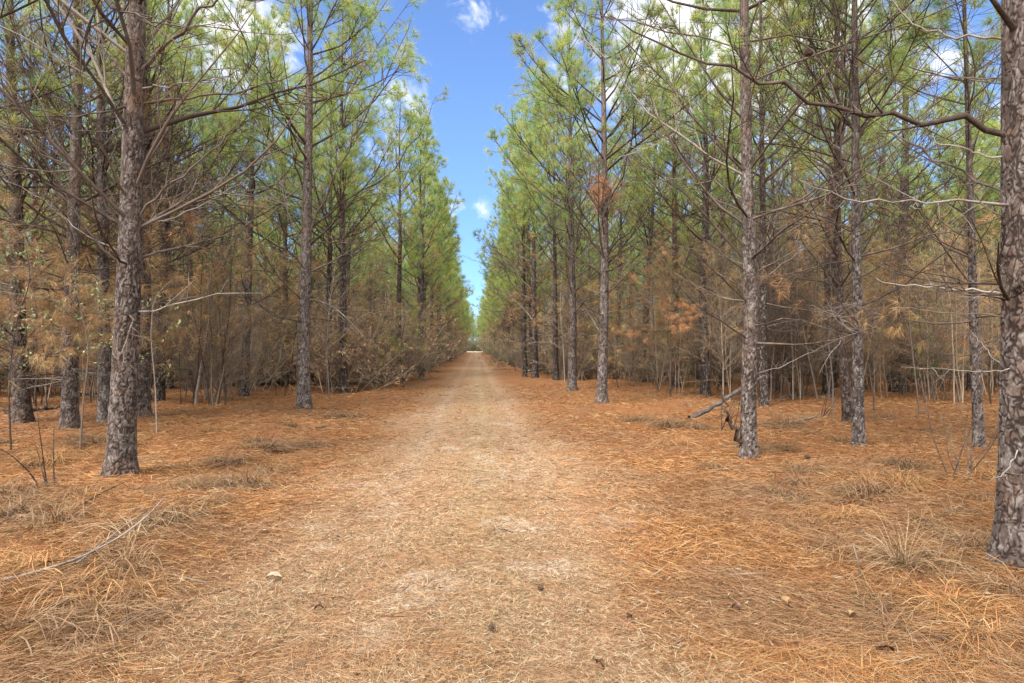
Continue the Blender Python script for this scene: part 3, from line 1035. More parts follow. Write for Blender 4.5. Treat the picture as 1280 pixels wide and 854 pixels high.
MARKS = [(-400, "beyond the dark left border pine"), (28, "between the dark border and stout grey pines"), (150, "between the stout grey and mauve-barked pines"),
         (380, "right of the mauve-barked pine behind the thicket"), (594, "right of the track, behind the right-hand row"), (752, "between the nest-bearing and slim forked pines"),
         (935, "between the forked and the nearest right-hand pines")]
ORD = ["first", "second", "third", "fourth", "fifth", "sixth", "seventh", "eighth", "ninth", "tenth"]
count = {}
for dist, x, y, side, i in pick:
    sname = "left" if side < 0 else "right"
    if i == 0:
        k = count[("row", side)] = count.get(("row", side), 0) + 1
        if k <= 8:
            lab = f"{ORD[k - 1]} pine of the green row on the track's {sname} edge past the {'mauve one' if side < 0 else 'bare stems'}"
        else:
            lab = f"one of the far pines closing in on the {sname} edge of the distant track"
        copy_pine(x, y, RNG.uniform(0, 6.28), RNG.uniform(0.92, 1.08), lab, f"pines in the row along the track's {sname} edge", edge_protos if y > 26 else protos)
        continue
    q = to_px((x, y, 0.5))
    zone = [m for m in MARKS if q[0] >= m[0]][-1]
    k = count[zone] = count.get(zone, 0) + 1
    if k <= 3:
        lab = f"{['nearest', 'second nearest', 'third nearest'][k - 1]} of the dim pines {zone[1]}"
    else:
        lab = f"one of many dim pines farther off {zone[1]}"
    copy_pine(x, y, RNG.uniform(0, 6.28), RNG.uniform(0.86, 1.08), lab[:118], f"dim pines {zone[1]}")

# far wood, one mass
lows = []
for i in range(4):
    rng = np.random.default_rng(380 + i)
    tk = random_trunk(rng, rng.uniform(10.3, 12.3), 0.13)
    cr, _ = wood(rng, tk, 0.6, 3.0, 0.42, False, True, 1.0, 14, 0.03, 0.26, 2.2, tmin=0.007, brown_p=0.7, dk=7)
    b = MB()
    zs = np.linspace(-0.1, tk.H, 7)
    b.tube([tk.at(z) for z in zs], tk.rad(zs), 5, 0)
    b.place(cr, (0, 0, 0), 0, 1)
    lows.append(b)
mass = MB()
spots = [(c[1], c[2]) for c in rest]
for x in np.arange(-40, 41, 1.7):
    for k in range(3):
        spots.append((x + RNG.normal(0, 0.6), 205 + 4 * k + RNG.normal(0, 1)))
for y in np.arange(62, 175, 3.2):
    for s in (-1, 1):
        spots.append((s * (6.2 + RNG.normal(0, 0.5)), y))
for x, y in spots:
    mass.place(lows[int(RNG.integers(4))], (x, y, gz(x, y)), RNG.uniform(0, 6.28), RNG.uniform(0.88, 1.1))
tag(mass.build("distant_wood", TREE_MATS), "far-off pine wood closing the view behind the nearer trunks", "wood", None, "stuff")

# ------------------------------------------------------------------ undergrowth
def bare_shrub(seed, h, stems, spread, mat, leafy=0, pal=None, tw=7.0, r=0.009, leaf=(0.04, 0.018)):
    rng = np.random.default_rng(seed)
    b = MB()
    sh = []
    for _ in range(stems):
        az, el = rng.uniform(0, 2 * PI), rng.uniform(0.75, 1.45)
        d = np.array([math.cos(az) * math.cos(el), math.sin(az) * math.cos(el), math.sin(el)])
        p = np.array([rng.normal(0, spread * 0.25), rng.normal(0, spread * 0.25), -0.05])
        L = h * rng.uniform(0.55, 1.05)
        P = grow(rng, p, d, L, 6, 0.05, 0.13)
        rr = r * rng.uniform(0.6, 1.2)
        b.tube(P, np.linspace(rr, rr * 0.25, 7), 4, 0)
        twigs_on(b, rng, P, rr, L, tw, 0, sh, 0.04, 2, 0.12, (0.2, 0.5), tmin=0.003)
    if leafy:
        S = np.array([s[0] for s in sh])
        E = np.array([s[1] for s in sh])
        m = len(S)
        t = rng.random((m, leafy, 1))
        o = (S[:, None] + (E - S)[:, None] * t).reshape(-1, 3)
        d = rng.normal(size=(len(o), 3)) + np.array([0, 0, 0.3])
        c = pal[rng.integers(0, len(pal), len(o))] * rng.uniform(0.7, 1.2, (len(o), 1))
        b.leaves(o, d, rng.uniform(0.7, 1.3, len(o)) * leaf[0], leaf[1], c, 1, rng)
    return b.mesh("branches", [mat, M_LEAF])


M_SHRUB = mat_twig("shrub_bark", (0.12, 0.087, 0.06), (0.23, 0.178, 0.13))
OLIVE = np.array([(0.075, 0.085, 0.035), (0.10, 0.10, 0.045), (0.06, 0.075, 0.04), (0.13, 0.12, 0.06)])
RUST = np.array([(0.2500, 0.1344, 0.0700), (0.2000, 0.1120, 0.0600), (0.3000, 0.1792, 0.0900), (0.1750, 0.1120, 0.0650)])
YOUNG = np.array([(0.16, 0.20, 0.07), (0.22, 0.24, 0.10), (0.30, 0.30, 0.17), (0.12, 0.17, 0.05)])
SH_BARE = [bare_shrub(500 + i, 2.3 + 0.25 * (i % 3), 18, 1.3, M_SHRUB, 1 if i % 2 else 0, RUST, 9.0, r=0.017, leaf=(0.045, 0.02)) for i in range(4)]
SH_RUST = [bare_shrub(520 + i, 2.3, 15, 1.2, M_SHRUB, 4, RUST, 8.0, r=0.014, leaf=(0.06, 0.022)) for i in range(3)]
SH_EVER = [bare_shrub(540 + i, 2.2, 14, 1.1, M_SHRUB, 6, OLIVE, 7.0, leaf=(0.055, 0.026)) for i in range(3)]


def put_shrub(x, y, kind, label, group, s=1.0):
    pool, cat, nm = {"bare": (SH_BARE, "bare shrub", "bare_shrub"), "rust": (SH_RUST, "withered shrub", "withered_shrub"), "ever": (SH_EVER, "evergreen shrub", "evergreen_shrub")}[kind]
    o = bpy.data.objects.new(nm, pool[int(RNG.integers(len(pool)))])
    COL.objects.link(o)
    o.location = (x, y, gz(x, y))
    o.rotation_euler = (0, 0, RNG.uniform(0, 6.28))
    o.scale = (s * RNG.uniform(0.9, 1.15), s * RNG.uniform(0.9, 1.15), s)
    return tag(o, label, cat, group)


KINDTXT = {"bare": "leafless grey-brown shrub", "rust": "rusty-leaved withered shrub", "ever": "olive-leaved evergreen shrub"}
special = [
    (458, 487, "bare", "dense dark broom-like shrub standing out from the thicket left of the track", 0.95),
    (480, 478, "ever", "olive evergreen bush bulging from the thicket behind the dark broom-like shrub", 1.35),
    (505, 474, "bare", "grey twiggy shrub at the track's left edge next to an olive bush", 1.15),
    (525, 465, "ever", "dusty green evergreen shrub farther along the left track edge", 1.3),
    (300, 482, "rust", "brown tangled shrub under the slim pine left of the mauve trunk", 1.0),
    (335, 480, "bare", "bare tangle of twigs close behind the mauve-barked pine on its left", 1.1),
    (425, 480, "rust", "rusty shrub between the mauve-barked pine and the dark broom-like shrub", 1.0),
    (790, 478, "bare", "bare brushy thicket shrub right of the nest-bearing pine", 1.0),
    (815, 480, "bare", "grey brushwood below the rust-brown boughs", 0.95),
    (875, 482, "ever", "green-tinged shrub behind the leaning log", 0.9),
    (990, 470, "bare", "dark brushy shrub behind the thin fallen pole", 1.1),
    (620, 462, "ever", "low olive shrub at the right track edge in the distance", 0.8),
]
for px, py, kd, lab, s in special:
    p = ground_hit(px, py)
    put_shrub(p[0], p[1], kd, lab, "shrubs under the pines", s)
zone_n = {}
zones = [(-999, "left of the stout grey pine"), (150, "between the stout grey and mauve-barked pines"), (380, "in the thicket left of the track"), (594, "along the right edge of the track"), (740, "between the nest-bearing and forked pines"), (935, "right of the slim forked pine")]


def scatter_shrub(x, y, s=1.0, kinds=("bare", "rust", "ever"), p=(0.5, 0.3, 0.2)):
    q = to_px((x, y, 0.5))
    if q is None or not -120 < q[0] < 1400:
        return
    kd = str(RNG.choice(kinds, p=p))
    z = [m for m in zones if q[0] >= m[0]][-1][1]
    k = zone_n[(kd, z)] = zone_n.get((kd, z), 0) + 1
    lab = f"nearest scattered {KINDTXT[kd]} {z}" if k == 1 else f"one of many {KINDTXT[kd]}s {z}"
    put_shrub(x, y, kd, lab, f"{KINDTXT[kd]}s {z}", s)


jobs = []
for y in np.arange(19, 75, 1.5):
    jobs.append((-3.3 - abs(RNG.normal(0, 0.5)), y + RNG.normal(0, 0.4), RNG.uniform(1.0, 1.55)))
for y in np.arange(24, 75, 1.5):
    jobs.append((3.0 + abs(RNG.normal(0, 0.6)), y, RNG.uniform(0.7, 1.3)))
for _ in range(190):
    side = -1 if RNG.random() < 0.5 else 1
    y = RNG.uniform(15, 42)
    x = side * RNG.uniform(4.6, 30)
    if side > 0 and y < 20:
        continue
    if side < 0 and y < 17 and x > -9:
        continue
    jobs.append((x, y, RNG.uniform(0.8, 1.45)))
jobs.sort(key=lambda j: math.hypot(j[0], j[1]))
for x, y, s in jobs:
    scatter_shrub(x, y, s)


# tall whips and thin bare stems between the trunks
WHIPS = []
for i in range(6):
    rng = np.random.default_rng(580 + i)
    b = MB()
    c = MB()
    for q in range(1 + i % 3):
        L = rng.uniform(3.0, 5.2)
        az = rng.uniform(0, 6.28)
        P = grow(rng, [rng.normal(0, 0.12) * (q > 0), rng.normal(0, 0.12) * (q > 0), -0.05], [0.14 * math.cos(az), 0.14 * math.sin(az), 1], L, 10, 0.05, 0.07)
        r0 = rng.uniform(0.010, 0.018)
        b.tube(P, np.linspace(r0, r0 * 0.25, 11), 6, 0)
        sh = []
        twigs_on(c, rng, P, r0 * 0.55, L, 11, 0, sh, 0.05, 2, 0.12, (0.12, 0.34), tmin=0.003)
        if i in (1, 3, 4):
            needle_shoots(c, rng, sh[::3], 12, 0.16, 0.007, BROWNS if i != 3 else LOWGREENS, 1, 0.5)
    WHIPS.append((b.mesh("stem", [M_SHRUB if i % 2 else M_TWIG]), c.mesh("twig_crown", [M_SHRUB if i % 2 else M_TWIG, M_BROWN])))
whip_n = {}
spots_w = []
for _ in range(620):
    side = -1 if RNG.random() < 0.5 else 1
    y = RNG.uniform(14, 44)
    x = side * RNG.uniform(3.9 if y > 20 else 5.0, 4.5 + 0.72 * y)
    q = to_px((x, y, 0.5))
    if q is None or not -60 < q[0] < 1340 or not free(x, y, 0.5):
        continue
    spots_w.append((math.hypot(x, y), x, y))
spots_w.sort()
for _, x, y in spots_w[:285]:
    z = [m for m in zones if to_px((x, y, 0.5))[0] >= m[0]][-1][1]
    k = whip_n[z] = whip_n.get(z, 0) + 1
    lab = f"nearest thin twiggy whip-like sapling {z}" if k == 1 else f"one of many thin twiggy grey-brown saplings {z}"
    r = thing("bare_sapling", (x, y, gz(x, y)), lab, "sapling", f"thin bare saplings {z}", RNG.uniform(0, 6.28), RNG.uniform(0.8, 1.2))
    for nm, me in zip(("stem", "twig_crown"), WHIPS[int(RNG.integers(6))]):
        o = bpy.data.objects.new(nm, me)
        COL.objects.link(o)
        o.parent = r

# the thicket beyond, one mass
low_sh = []
for i in range(3):
    rng = np.random.default_rng(560 + i)
    b = MB()
    for _ in range(16):
        az, el = rng.uniform(0, 2 * PI), rng.uniform(0.6, 1.5)
        P = grow(rng, [rng.normal(0, 0.5), rng.normal(0, 0.5), -0.05], [math.cos(az) * math.cos(el), math.sin(az) * math.cos(el), math.sin(el)], rng.uniform(1.5, 3.6), 5, 0.04, 0.13)
        b.tube(P, np.linspace(0.018, 0.006, 6), 3, 0)
        sh = []
        twigs_on(b, rng, P, 0.012, 2.0, 6, 0, sh, 0.03, 2, 0.05, (0.2, 0.5), tmin=0.007)
        S = np.array([s[1] for s in sh])
        o = np.repeat(S, 3, 0) + rng.normal(0, 0.08, (len(S) * 3, 3))
        pal = (RUST, OLIVE, BROWNS)[i]
        b.leaves(o, rng.normal(size=o.shape), 0.13, 0.06, pal[rng.integers(0, len(pal), len(o))] * rng.uniform(0.7, 1.2, (len(o), 1)), 1, rng)
    low_sh.append(b)
thick = MB()
for _ in range(420):
    side = -1 if RNG.random() < 0.5 else 1
    ang = RNG.uniform(0.03, 0.80)
    rr = RNG.uniform(38, 75)
    x, y = side * rr * math.sin(ang), rr * math.cos(ang)
    if abs(x) < 5.5:
        continue
    thick.place(low_sh[int(RNG.integers(3))], (x, y, gz(x, y)), RNG.uniform(0, 6.28), RNG.uniform(0.8, 1.3))
for x in np.arange(-12, 12.1, 1.0):
    for k in range(2):
        thick.place(low_sh[1], (x, 200 + 3 * k, 0), RNG.uniform(0, 6.28), RNG.uniform(1.0, 1.6))
for y in np.arange(75, 170, 2.2):
    for s in (-1, 1):
        thick.place(low_sh[int(RNG.integers(3))], (s * (3.2 + abs(RNG.normal(0, 0.5))), y, 0), RNG.uniform(0, 6.28), RNG.uniform(0.6, 1.1))
tag(thick.build("undergrowth", [M_SHRUB, M_LEAF]), "brown brushwood thicket closing the view low between the far trunks", "undergrowth", None, "stuff")

# ------------------------------------------------------------------ saplings, boughs, logs, tufts, cones
def one(name, mb_, mats, loc, label, cat, group=None):
    o = mb_.build(name, mats, None, loc)
    return tag(o, label, cat, group)


def sapling(line, r0, label, seed, pale=True, twig=5.0, leafy=0, lpal=YOUNG, leaf=(0.05, 0.028)):
    rng = np.random.default_rng(seed)
    foot = ground_hit(*line[0])
    base = np.array([foot[0], foot[1], gz(foot[0], foot[1])])
    P, L = resample(np.array([np.array([0, 0, -0.05])] + [at(a, b, foot[1] + 0.15 * k) - base for k, (a, b) in enumerate(line[1:], 1)]), 16)
    root = thing("bare_sapling" if not leafy else "leafy_sapling", base, label, "sapling")
    b = MB()
    b.tube(P, np.linspace(r0, r0 * 0.3, 16) * 0.75, 7, 0)
    b.build("stem", [M_DEAD if pale else M_TWIG], root)
    t = MB()
    sh = []
    twigs_on(t, rng, P, r0 * 0.6, L, twig, 0, sh, 0.04, 2, 0.25, (0.12, 0.4))
    t.build("twig_crown", [M_DEAD if pale else M_TWIG], root)
    if leafy:
        f = MB()
        S = np.array([s[0] for s in sh]); E = np.array([s[1] for s in sh])
        o = (S[:, None] + (E - S)[:, None] * rng.random((len(S), leafy, 1))).reshape(-1, 3)
        keep = rng.random(len(o)) < 0.6
        o = o[keep]
        c = lpal[rng.integers(0, len(lpal), len(o))] * rng.uniform(0.8, 1.2, (len(o), 1))
        f.leaves(o, rng.normal(size=(len(o), 3)), rng.uniform(0.7, 1.3, len(o)) * leaf[0], leaf[1], c, 0, rng)
        f.build("foliage", [M_LEAF], root)
    return root


sapling([(244, 506), (250, 465), (258, 425), (262, 395), (266, 350), (285, 320), (292, 290)], 0.045, "crooked pale grey sapling left of the mauve-barked pine", 601)
sapling([(412, 497), (408, 440), (412, 380), (420, 330), (414, 290)], 0.03, "thin pale sapling just right of the mauve-barked pine", 602)
sapling([(303, 488), (306, 440), (318, 400), (328, 350), (330, 300)], 0.028, "slanting thin grey sapling between crooked sapling and mauve-barked pine", 603)
sapling([(505, 470), (506, 440), (512, 415), (530, 395), (548, 375)], 0.03, "pale leaning sapling rising from the thicket left of the track", 604)
sapling([(706, 480), (704, 430), (700, 390), (702, 340)], 0.03, "thin grey sapling standing between two right-hand row pines", 605)
sapling([(1150, 520), (1144, 470), (1138, 420), (1135, 370), (1136, 310)], 0.022, "thin reddish sapling in front of the dark stocky pine", 606, False)
sapling([(1092, 515), (1093, 470), (1092, 430), (1094, 380)], 0.022, "short thin sapling right of the slender straight pine", 607, False)
sapling([(1040, 530), (1042, 480), (1035, 430), (1040, 380), (1038, 330)], 0.02, "thin rusty sapling left of the curved half-hidden pine", 608, False)
sapling([(100, 560), (104, 500), (112, 440), (100, 380), (90, 330)], 0.018, "young oak with pale green leaf sprays before the dark ragged pine", 611, False, 6, 5)
sapling([(196, 545), (194, 480), (188, 420), (192, 370), (215, 350)], 0.013, "young oak with a few bright leaves right of the stout grey trunk", 612, True, 5, 4)
sapling([(14, 560), (10, 480), (20, 400), (40, 350), (30, 300)], 0.016, "oak sapling with yellowing leaves at the wood's left border", 613, False, 6, 5)


def stems(px, py, n, h, label, seed):
    rng = np.random.default_rng(seed)
    p = ground_hit(px, py)
    base = np.array([p[0], p[1], gz(p[0], p[1])])
    b = MB()
    for _ in range(n):
        az, el = rng.uniform(0, 6.28), rng.uniform(1.0, 1.45)
        L = h * rng.uniform(0.6, 1.1)
        P = grow(rng, [rng.normal(0, 0.05), rng.normal(0, 0.05), -0.03], [math.cos(az) * math.cos(el), math.sin(az) * math.cos(el), math.sin(el)], L, 7, 0.03, 0.1)
        b.tube(P, np.linspace(0.008, 0.002, 8), 5, 0)
        twigs_on(b, rng, P, 0.005, L, 5, 0, None, 0.06, 1, 0.3, (0.1, 0.35))
    one("bare_shrub", b, [M_TWIG], base, label, "bare shrub")


stems(1192, 602, 5, 1.0, "small dark-stemmed bare shrub left of the nearest right-hand trunk", 621)
stems(1208, 598, 3, 0.8, "low wiry shrub beside the small dark-stemmed one near the right trunk", 622)
stems(905, 545, 4, 0.8, "wiry bare shrub at the foot of the slim forked pine", 623)
stems(1030, 520, 5, 0.9, "brown twiggy shrub behind the slender straight pine", 624)
stems(64, 600, 4, 0.9, "wispy bare shrub left of the stout grey pine's foot", 625)


def young_pine(px, py, h, label, seed, pal, K=34, droop=0.0, r0=0.02, spread_=0.9, zc=0.5, mat=1):
    rng = np.random.default_rng(seed)
    p = ground_hit(px, py)
    base = np.array([p[0], p[1], gz(p[0], p[1])])
    tk = random_trunk(rng, h, r0)
    tk.rad = lambda z, h=h, r0=r0: np.maximum(r0 * (1 - np.asarray(z, float) / h), 0.003)
    root = thing("young_pine", base, label, "young pine")
    b = MB()
    zs = np.linspace(-0.05, h, 10)
    b.tube([tk.at(z) for z in zs], tk.rad(zs), 7, 0)
    b.build("trunk", [M_TWIG], root)
    c = MB()
    sh = []
    z = zc
    while z < h:
        for i in range(3):
            az = rng.uniform(0, 6.28)
            L = spread_ * (1 - 0.6 * (z - zc) / (h - zc + .01)) * rng.uniform(0.6, 1.2)
            P = grow(rng, tk.at(z), [math.cos(az), math.sin(az), 0.35], L, 5, 0.07 - droop * 0.2, 0.1)
            c.tube(P, np.linspace(0.008, 0.002, 6), 4, 0)
            sh.append((P[-2], P[-1]))
            twigs_on(c, rng, P, 0.006, L, 4.5, 0, sh, 0.06 - droop * 0.1, 1, 0.3, (0.2, 0.45))
        z += rng.uniform(0.2, 0.32)
    needle_shoots(c, rng, sh, K, 0.17, 0.005, pal, mat, droop)
    c.build("crown", TREE_MATS, root)


FRESH = np.array([(0.12, 0.20, 0.04), (0.10, 0.17, 0.035), (0.15, 0.22, 0.05)])
RUSTN = np.array([(0.42, 0.23, 0.105), (0.36, 0.19, 0.085), (0.46, 0.28, 0.14)])
young_pine(1180, 500, 1.3, "small fresh green young pine deep on the right beside the dark stocky pine", 631, FRESH)
young_pine(1035, 480, 1.2, "low green young pine behind the curved half-hidden pine", 632, FRESH)
young_pine(838, 499, 2.5, "dead young pine with drooping rust-orange needle boughs", 633, RUSTN, 70, 0.75, 0.03, 1.0, 1.6, 2)
young_pine(505, 487, 2.6, "olive-brown young pine at the left track edge before the pale leaning sapling", 677, LOWGREENS, 40, 0.3, 0.025, 1.0, 0.6, 1)
young_pine(775, 486, 2.8, "rust-needled young pine right behind the nest-bearing pine", 678, RUSTN * 0.75, 44, 0.6, 0.02, 0.9, 1.2, 2)
young_pine(1010, 484, 3.0, "rusty young pine left of the curved half-hidden pine", 679, RUSTN * 0.7, 44, 0.6, 0.02, 1.1, 1.0, 2)
young_pine(1165, 470, 4.2, "tall green young pine far behind the dark stocky pine", 680, GREENS, 40, 0.1, 0.03, 1.4, 1.2, 1)
young_pine(1000, 462, 4.6, "tall green young pine far behind the slim forked pine", 681, GREENS, 40, 0.1, 0.03, 1.4, 1.2, 1)
young_pine(875, 478, 3.6, "bigger green young pine behind the rust-brown boughs", 634, FRESH, 34, 0, 0.03, 1.1)
young_pine(660, 467, 4.2, "young pine with rusty lower boughs crowding the right track edge", 635, RUSTN, 40, 0.5, 0.03, 1.2, 2.6, 2)
young_pine(60, 515, 2.4, "scraggy young pine with brown drooping needles behind the dark border pine", 636, BROWNS, 36, 0.6, 0.02, 1.0, 0.8, 2)
young_pine(160, 500, 2.6, "brown-needled young pine hidden behind the stout grey trunk", 637, BROWNS, 36, 0.6, 0.02, 1.1, 0.9, 2)
young_pine(970, 492, 2.0, "olive young pine behind the slim forked pine", 638, GREENS * 0.8, 30, 0.2, 0.02, 1.1, 0.5)
young_pine(1240, 505, 2.6, "brownish young pine behind the nearest right-hand trunk", 639, BROWNS, 34, 0.5, 0.02, 1.0, 0.8, 2)
young_pine(45, 508, 3.4, "tall scraggy young pine veiled in brown needles between the two dark left pines", 671, BROWNS, 44, 0.5, 0.025, 1.4, 0.9, 2)
young_pine(115, 505, 3.2, "brown-needled young pine between the dark ragged and stout grey pines", 672, BROWNS, 44, 0.5, 0.025, 1.4, 0.9, 2)
young_pine(262, 488, 3.4, "olive-brown young pine behind the crooked pale sapling", 673, LOWGREENS, 36, 0.3, 0.025, 1.3, 0.9, 1)
young_pine(1095, 488, 3.2, "brown young pine between the slender straight and dark stocky pines", 674, BROWNS, 40, 0.5, 0.025, 1.3, 0.9, 2)
young_pine(1195, 484, 3.6, "olive young pine between the dark stocky and thin leaning pines", 675, LOWGREENS, 40, 0.3, 0.025, 1.3, 0.9, 1)
young_pine(905, 478, 3.4, "olive young pine just left of the slim forked one", 676, LOWGREENS, 40, 0.3, 0.025, 1.3, 0.8, 1)


M_LOG = mat_twig("weathered_log", (0.045, 0.037, 0.032), (0.125, 0.108, 0.095))


def log(line, r, label, seed, lift=None, mat=None, name="fallen_log", cat="fallen log", plate=False):
    """a length of wood lying on the floor, its ends on the ground unless lifted"""
    rng = np.random.default_rng(seed)
    P = []
    for k, (a, b) in enumerate(line):
        g = ground_hit(a, b)
        z = gz(g[0], g[1]) + r * 0.8
        P.append([g[0], g[1], z])
    if lift is not None:
        foot = P[0]
        P = [foot] + [list(at(a, b, foot[1] + dy)) for (a, b), dy in zip(line[1:], lift)]
    Q, L = resample(np.array(P), 14)
    base = Q[0].copy()
    Q = Q - base
    Q[1:-1] += rng.normal(0, r * 0.25, (12, 3))
    b = MB()
    b.tube(Q, np.linspace(r, r * 0.55, 14), 10, 0)
    twigs_on(b, rng, Q, r * 0.35, L, 1.6, 0, None, 0.05, 2, 0.35, (0.08, 0.25))
    one(name, b, [mat or M_LOG], base, label, cat)


log([(862, 528), (885, 512), (915, 493), (955, 470)], 0.045, "grey leaning dead log propped behind the slim forked pine", 641, lift=[0.2, 0.5, 0.9])
log([(975, 497), (1010, 496), (1045, 497)], 0.03, "thin grey fallen pole lying deep on the right", 642)
log([(5, 522), (40, 520), (75, 515)], 0.05, "weathered fallen log between the dark pines at the wood's left border", 643)
log([(100, 497), (118, 494), (135, 492)], 0.06, "short grey log half hidden left of the stout grey pine", 644)
log([(985, 535), (1015, 525), (1030, 518)], 0.02, "thin straight stick lying left of the slender straight pine", 645, name="fallen_stick", cat="stick")


def stick(pix, r, label, seed, lifts=None, mat=None):
    """a curved dead branch lying across the straw"""
    rng = np.random.default_rng(seed)
    P = []
    for k, (a, b) in enumerate(pix):
        g = ground_hit(a, b)
        z = gz(g[0], g[1]) + r + 0.01 + (lifts[k] if lifts else 0)
        d = direction(a, b)
        t = (z - CAM_H) / d[2]
        P.append(EYE + d * t)
    Q, L = resample(np.array(P), 18)
    base = Q[0].copy()
    b = MB()
    b.tube(Q - base, np.linspace(r, r * 0.4, 18), 7, 0)
    twigs_on(b, rng, Q - base, r * 0.5, L, 1.4, 0, None, 0.0, 1, 0.3, (0.1, 0.25))
    one("fallen_branch", b, [mat or M_DEAD], base, label, "fallen branch")


stick([(-30, 732), (30, 720), (95, 700), (150, 672), (185, 645), (205, 622)], 0.009, "long curved pale dead branch sweeping through the straw at the near left", 651, [0.02, 0.03, 0.04, 0.06, 0.12, 0.2])
stick([(95, 705), (130, 678), (158, 655), (180, 640)], 0.006, "second thin curved branch lying against the long pale one", 652, [0.03, 0.05, 0.1, 0.16])
stick([(0, 655), (45, 610), (70, 595), (92, 586)], 0.006, "thin grey stick angled across straw left of the stout pine", 653, [0.02, 0.05, 0.08, 0.1])
stick([(100, 632), (125, 617), (155, 603)], 0.009, "brown stick lying at the foot of the stout grey pine", 654, [0.01, 0.02, 0.03], M_TWIG)
stick([(268, 600), (282, 608), (298, 614)], 0.008, "short dark stick in the straw right of the stout grey pine", 655, None, M_TWIG)
stick([(1066, 680), (1072, 700), (1074, 716)], 0.006, "short bent stick standing by the big grass tuft", 656, [0.12, 0.05, 0.0], M_TWIG)
stick([(1040, 725), (1058, 721), (1072, 716)], 0.006, "thin grey twig pointing at the big grass tuft", 657)
stick([(1172, 800), (1205, 785), (1240, 772)], 0.006, "thin brown twig in front of the nearest right-hand trunk", 658, None, M_TWIG)
stick([(395, 470 + 65), (440, 527), (470, 522)], 0.012, "low brown branch on the straw right of the mauve-barked pine", 659, None, M_TWIG)
stick([(80, 800), (170, 770), (240, 735)], 0.004, "thin straw-coloured twig near the grey sandy patch", 660, [0.01, 0.02, 0.02])


def tuft(seed, n, h, curl, pal, w=0.0045):
    rng = np.random.default_rng(seed)
    b = MB()
    for _ in range(n):
        az = rng.uniform(0, 2 * PI)
        el = rng.uniform(0.15, 1.25)
        L = h * rng.uniform(0.45, 1.15)
        seg = 6
        d = np.array([math.cos(az) * math.cos(el), math.sin(az) * math.cos(el), math.sin(el)])
        p = np.array([rng.normal(0, 0.05), rng.normal(0, 0.05), -0.02])
        P = [p]
        for k in range(seg):
            d = unit(d + np.array([0, 0, -curl * rng.uniform(0.5, 1.2)]) * (0.4 + k / seg) + rng.normal(0, 0.05, 3))
            p = p + d * L / seg
            if p[2] < 0.005:
                p[2] = 0.005
            P.append(p)
        P = np.array(P)
        side = unit(np.cross(d, rng.normal(size=3)))
        ww = w * rng.uniform(0.6, 1.3) * np.linspace(1, 0.15, seg + 1)[:, None] * 0.5
        V = np.stack([P - side * ww, P + side * ww], 1).reshape(-1, 3)
        i = np.arange(seg)[:, None] * 2
        c = pal[rng.integers(len(pal))] * rng.uniform(0.8, 1.15)
        b.add(V, c, i + np.array([[0, 1, 3, 2]]), None, 0)
    return b.mesh("blades", [M_STRAW])


STRAWS = 0.40 * np.array([(0.46, 0.28, 0.14), (0.52, 0.36, 0.20), (0.34, 0.18, 0.08), (0.60, 0.45, 0.28)])
DULL = 0.36 * np.array([(0.36, 0.20, 0.10), (0.42, 0.25, 0.125), (0.26, 0.135, 0.065), (0.46, 0.31, 0.18)])
ORANGE = 0.55 * np.array([(0.44, 0.22, 0.085), (0.38, 0.17, 0.06), (0.50, 0.30, 0.13)])
T_BIG = tuft(701, 200, 0.62, 0.33, STRAWS, 0.010)
T_MED = [tuft(702 + i, 360, 0.42, 0.75, STRAWS if i == 0 else DULL, 0.006) for i in range(3)]
T_LOW = [tuft(710 + i, 460, 0.34, 0.85, DULL if i < 2 else ORANGE, 0.005) for i in range(4)]


def put_tuft(px, py, me, label, s=1.0):
    p = ground_hit(px, py)
    s *= 1.35 if me is not T_BIG else 0.95
    o = bpy.data.objects.new("grass_tuft", me)
    COL.objects.link(o)
    o.location = (p[0], p[1], gz(p[0], p[1]))
    o.rotation_euler = (0, 0, RNG.uniform(0, 6.28))
    o.scale = (s * RNG.uniform(0.85, 1.3), s * RNG.uniform(0.85, 1.3), s * (1.0 if me is T_BIG else RNG.uniform(0.6, 0.9)))
    tag(o, label, "grass tuft", "dry grass tufts in the straw")


put_tuft(1128, 715, T_BIG, "big arching straw-coloured grass tuft left of the nearest right-hand trunk", 0.72)
put_tuft(1175, 712, T_MED[1], "flattened brown grass tuft touching the big arching one", 0.9)
put_tuft(165, 672, T_MED[0], "pale grass tuft crossed by the long curved dead branch", 1.05)
put_tuft(215, 655, T_LOW[0], "low brown grass clump right of the pale crossed tuft", 1.1)
put_tuft(70, 660, T_MED[1], "dull grass tuft left of the pale crossed tuft", 1.1)
put_tuft(20, 790, T_MED[1], "dull brown grass tuft beside the grey sandy patch in the near left corner", 0.9)
put_tuft(110, 790, T_LOW[1], "low flattened grass clump right of the grey sandy patch", 1.1)
put_tuft(285, 575, T_MED[2], "tan grass tuft right of the stout grey pine", 1.1)
put_tuft(240, 600, T_LOW[2], "orange-brown grass clump close right of the stout grey pine's foot", 1.2)
put_tuft(330, 560, T_LOW[0], "brown grass clump before the mauve-barked pine", 1.3)
put_tuft(30, 605, T_LOW[1], "low brown grass clump below the dark border pine", 1.3)
put_tuft(60, 575, T_LOW[3], "rusty grass clump before the dark ragged pine", 1.3)
put_tuft(175, 745, T_LOW[2], "small sparse grass clump below the long curved branch", 0.7)
put_tuft(975, 618, T_LOW[0], "flattened grey-brown grass clump before the slim forked pine", 1.3)
put_tuft(905, 585, T_LOW[1], "dark low grass clump left of the slim forked pine's foot", 1.0)
put_tuft(1085, 620, T_MED[1], "sprawling brown grass tuft below the slender straight pine", 1.2)
put_tuft(1130, 605, T_LOW[2], "orange grass clump left of the small dark-stemmed shrub", 1.3)
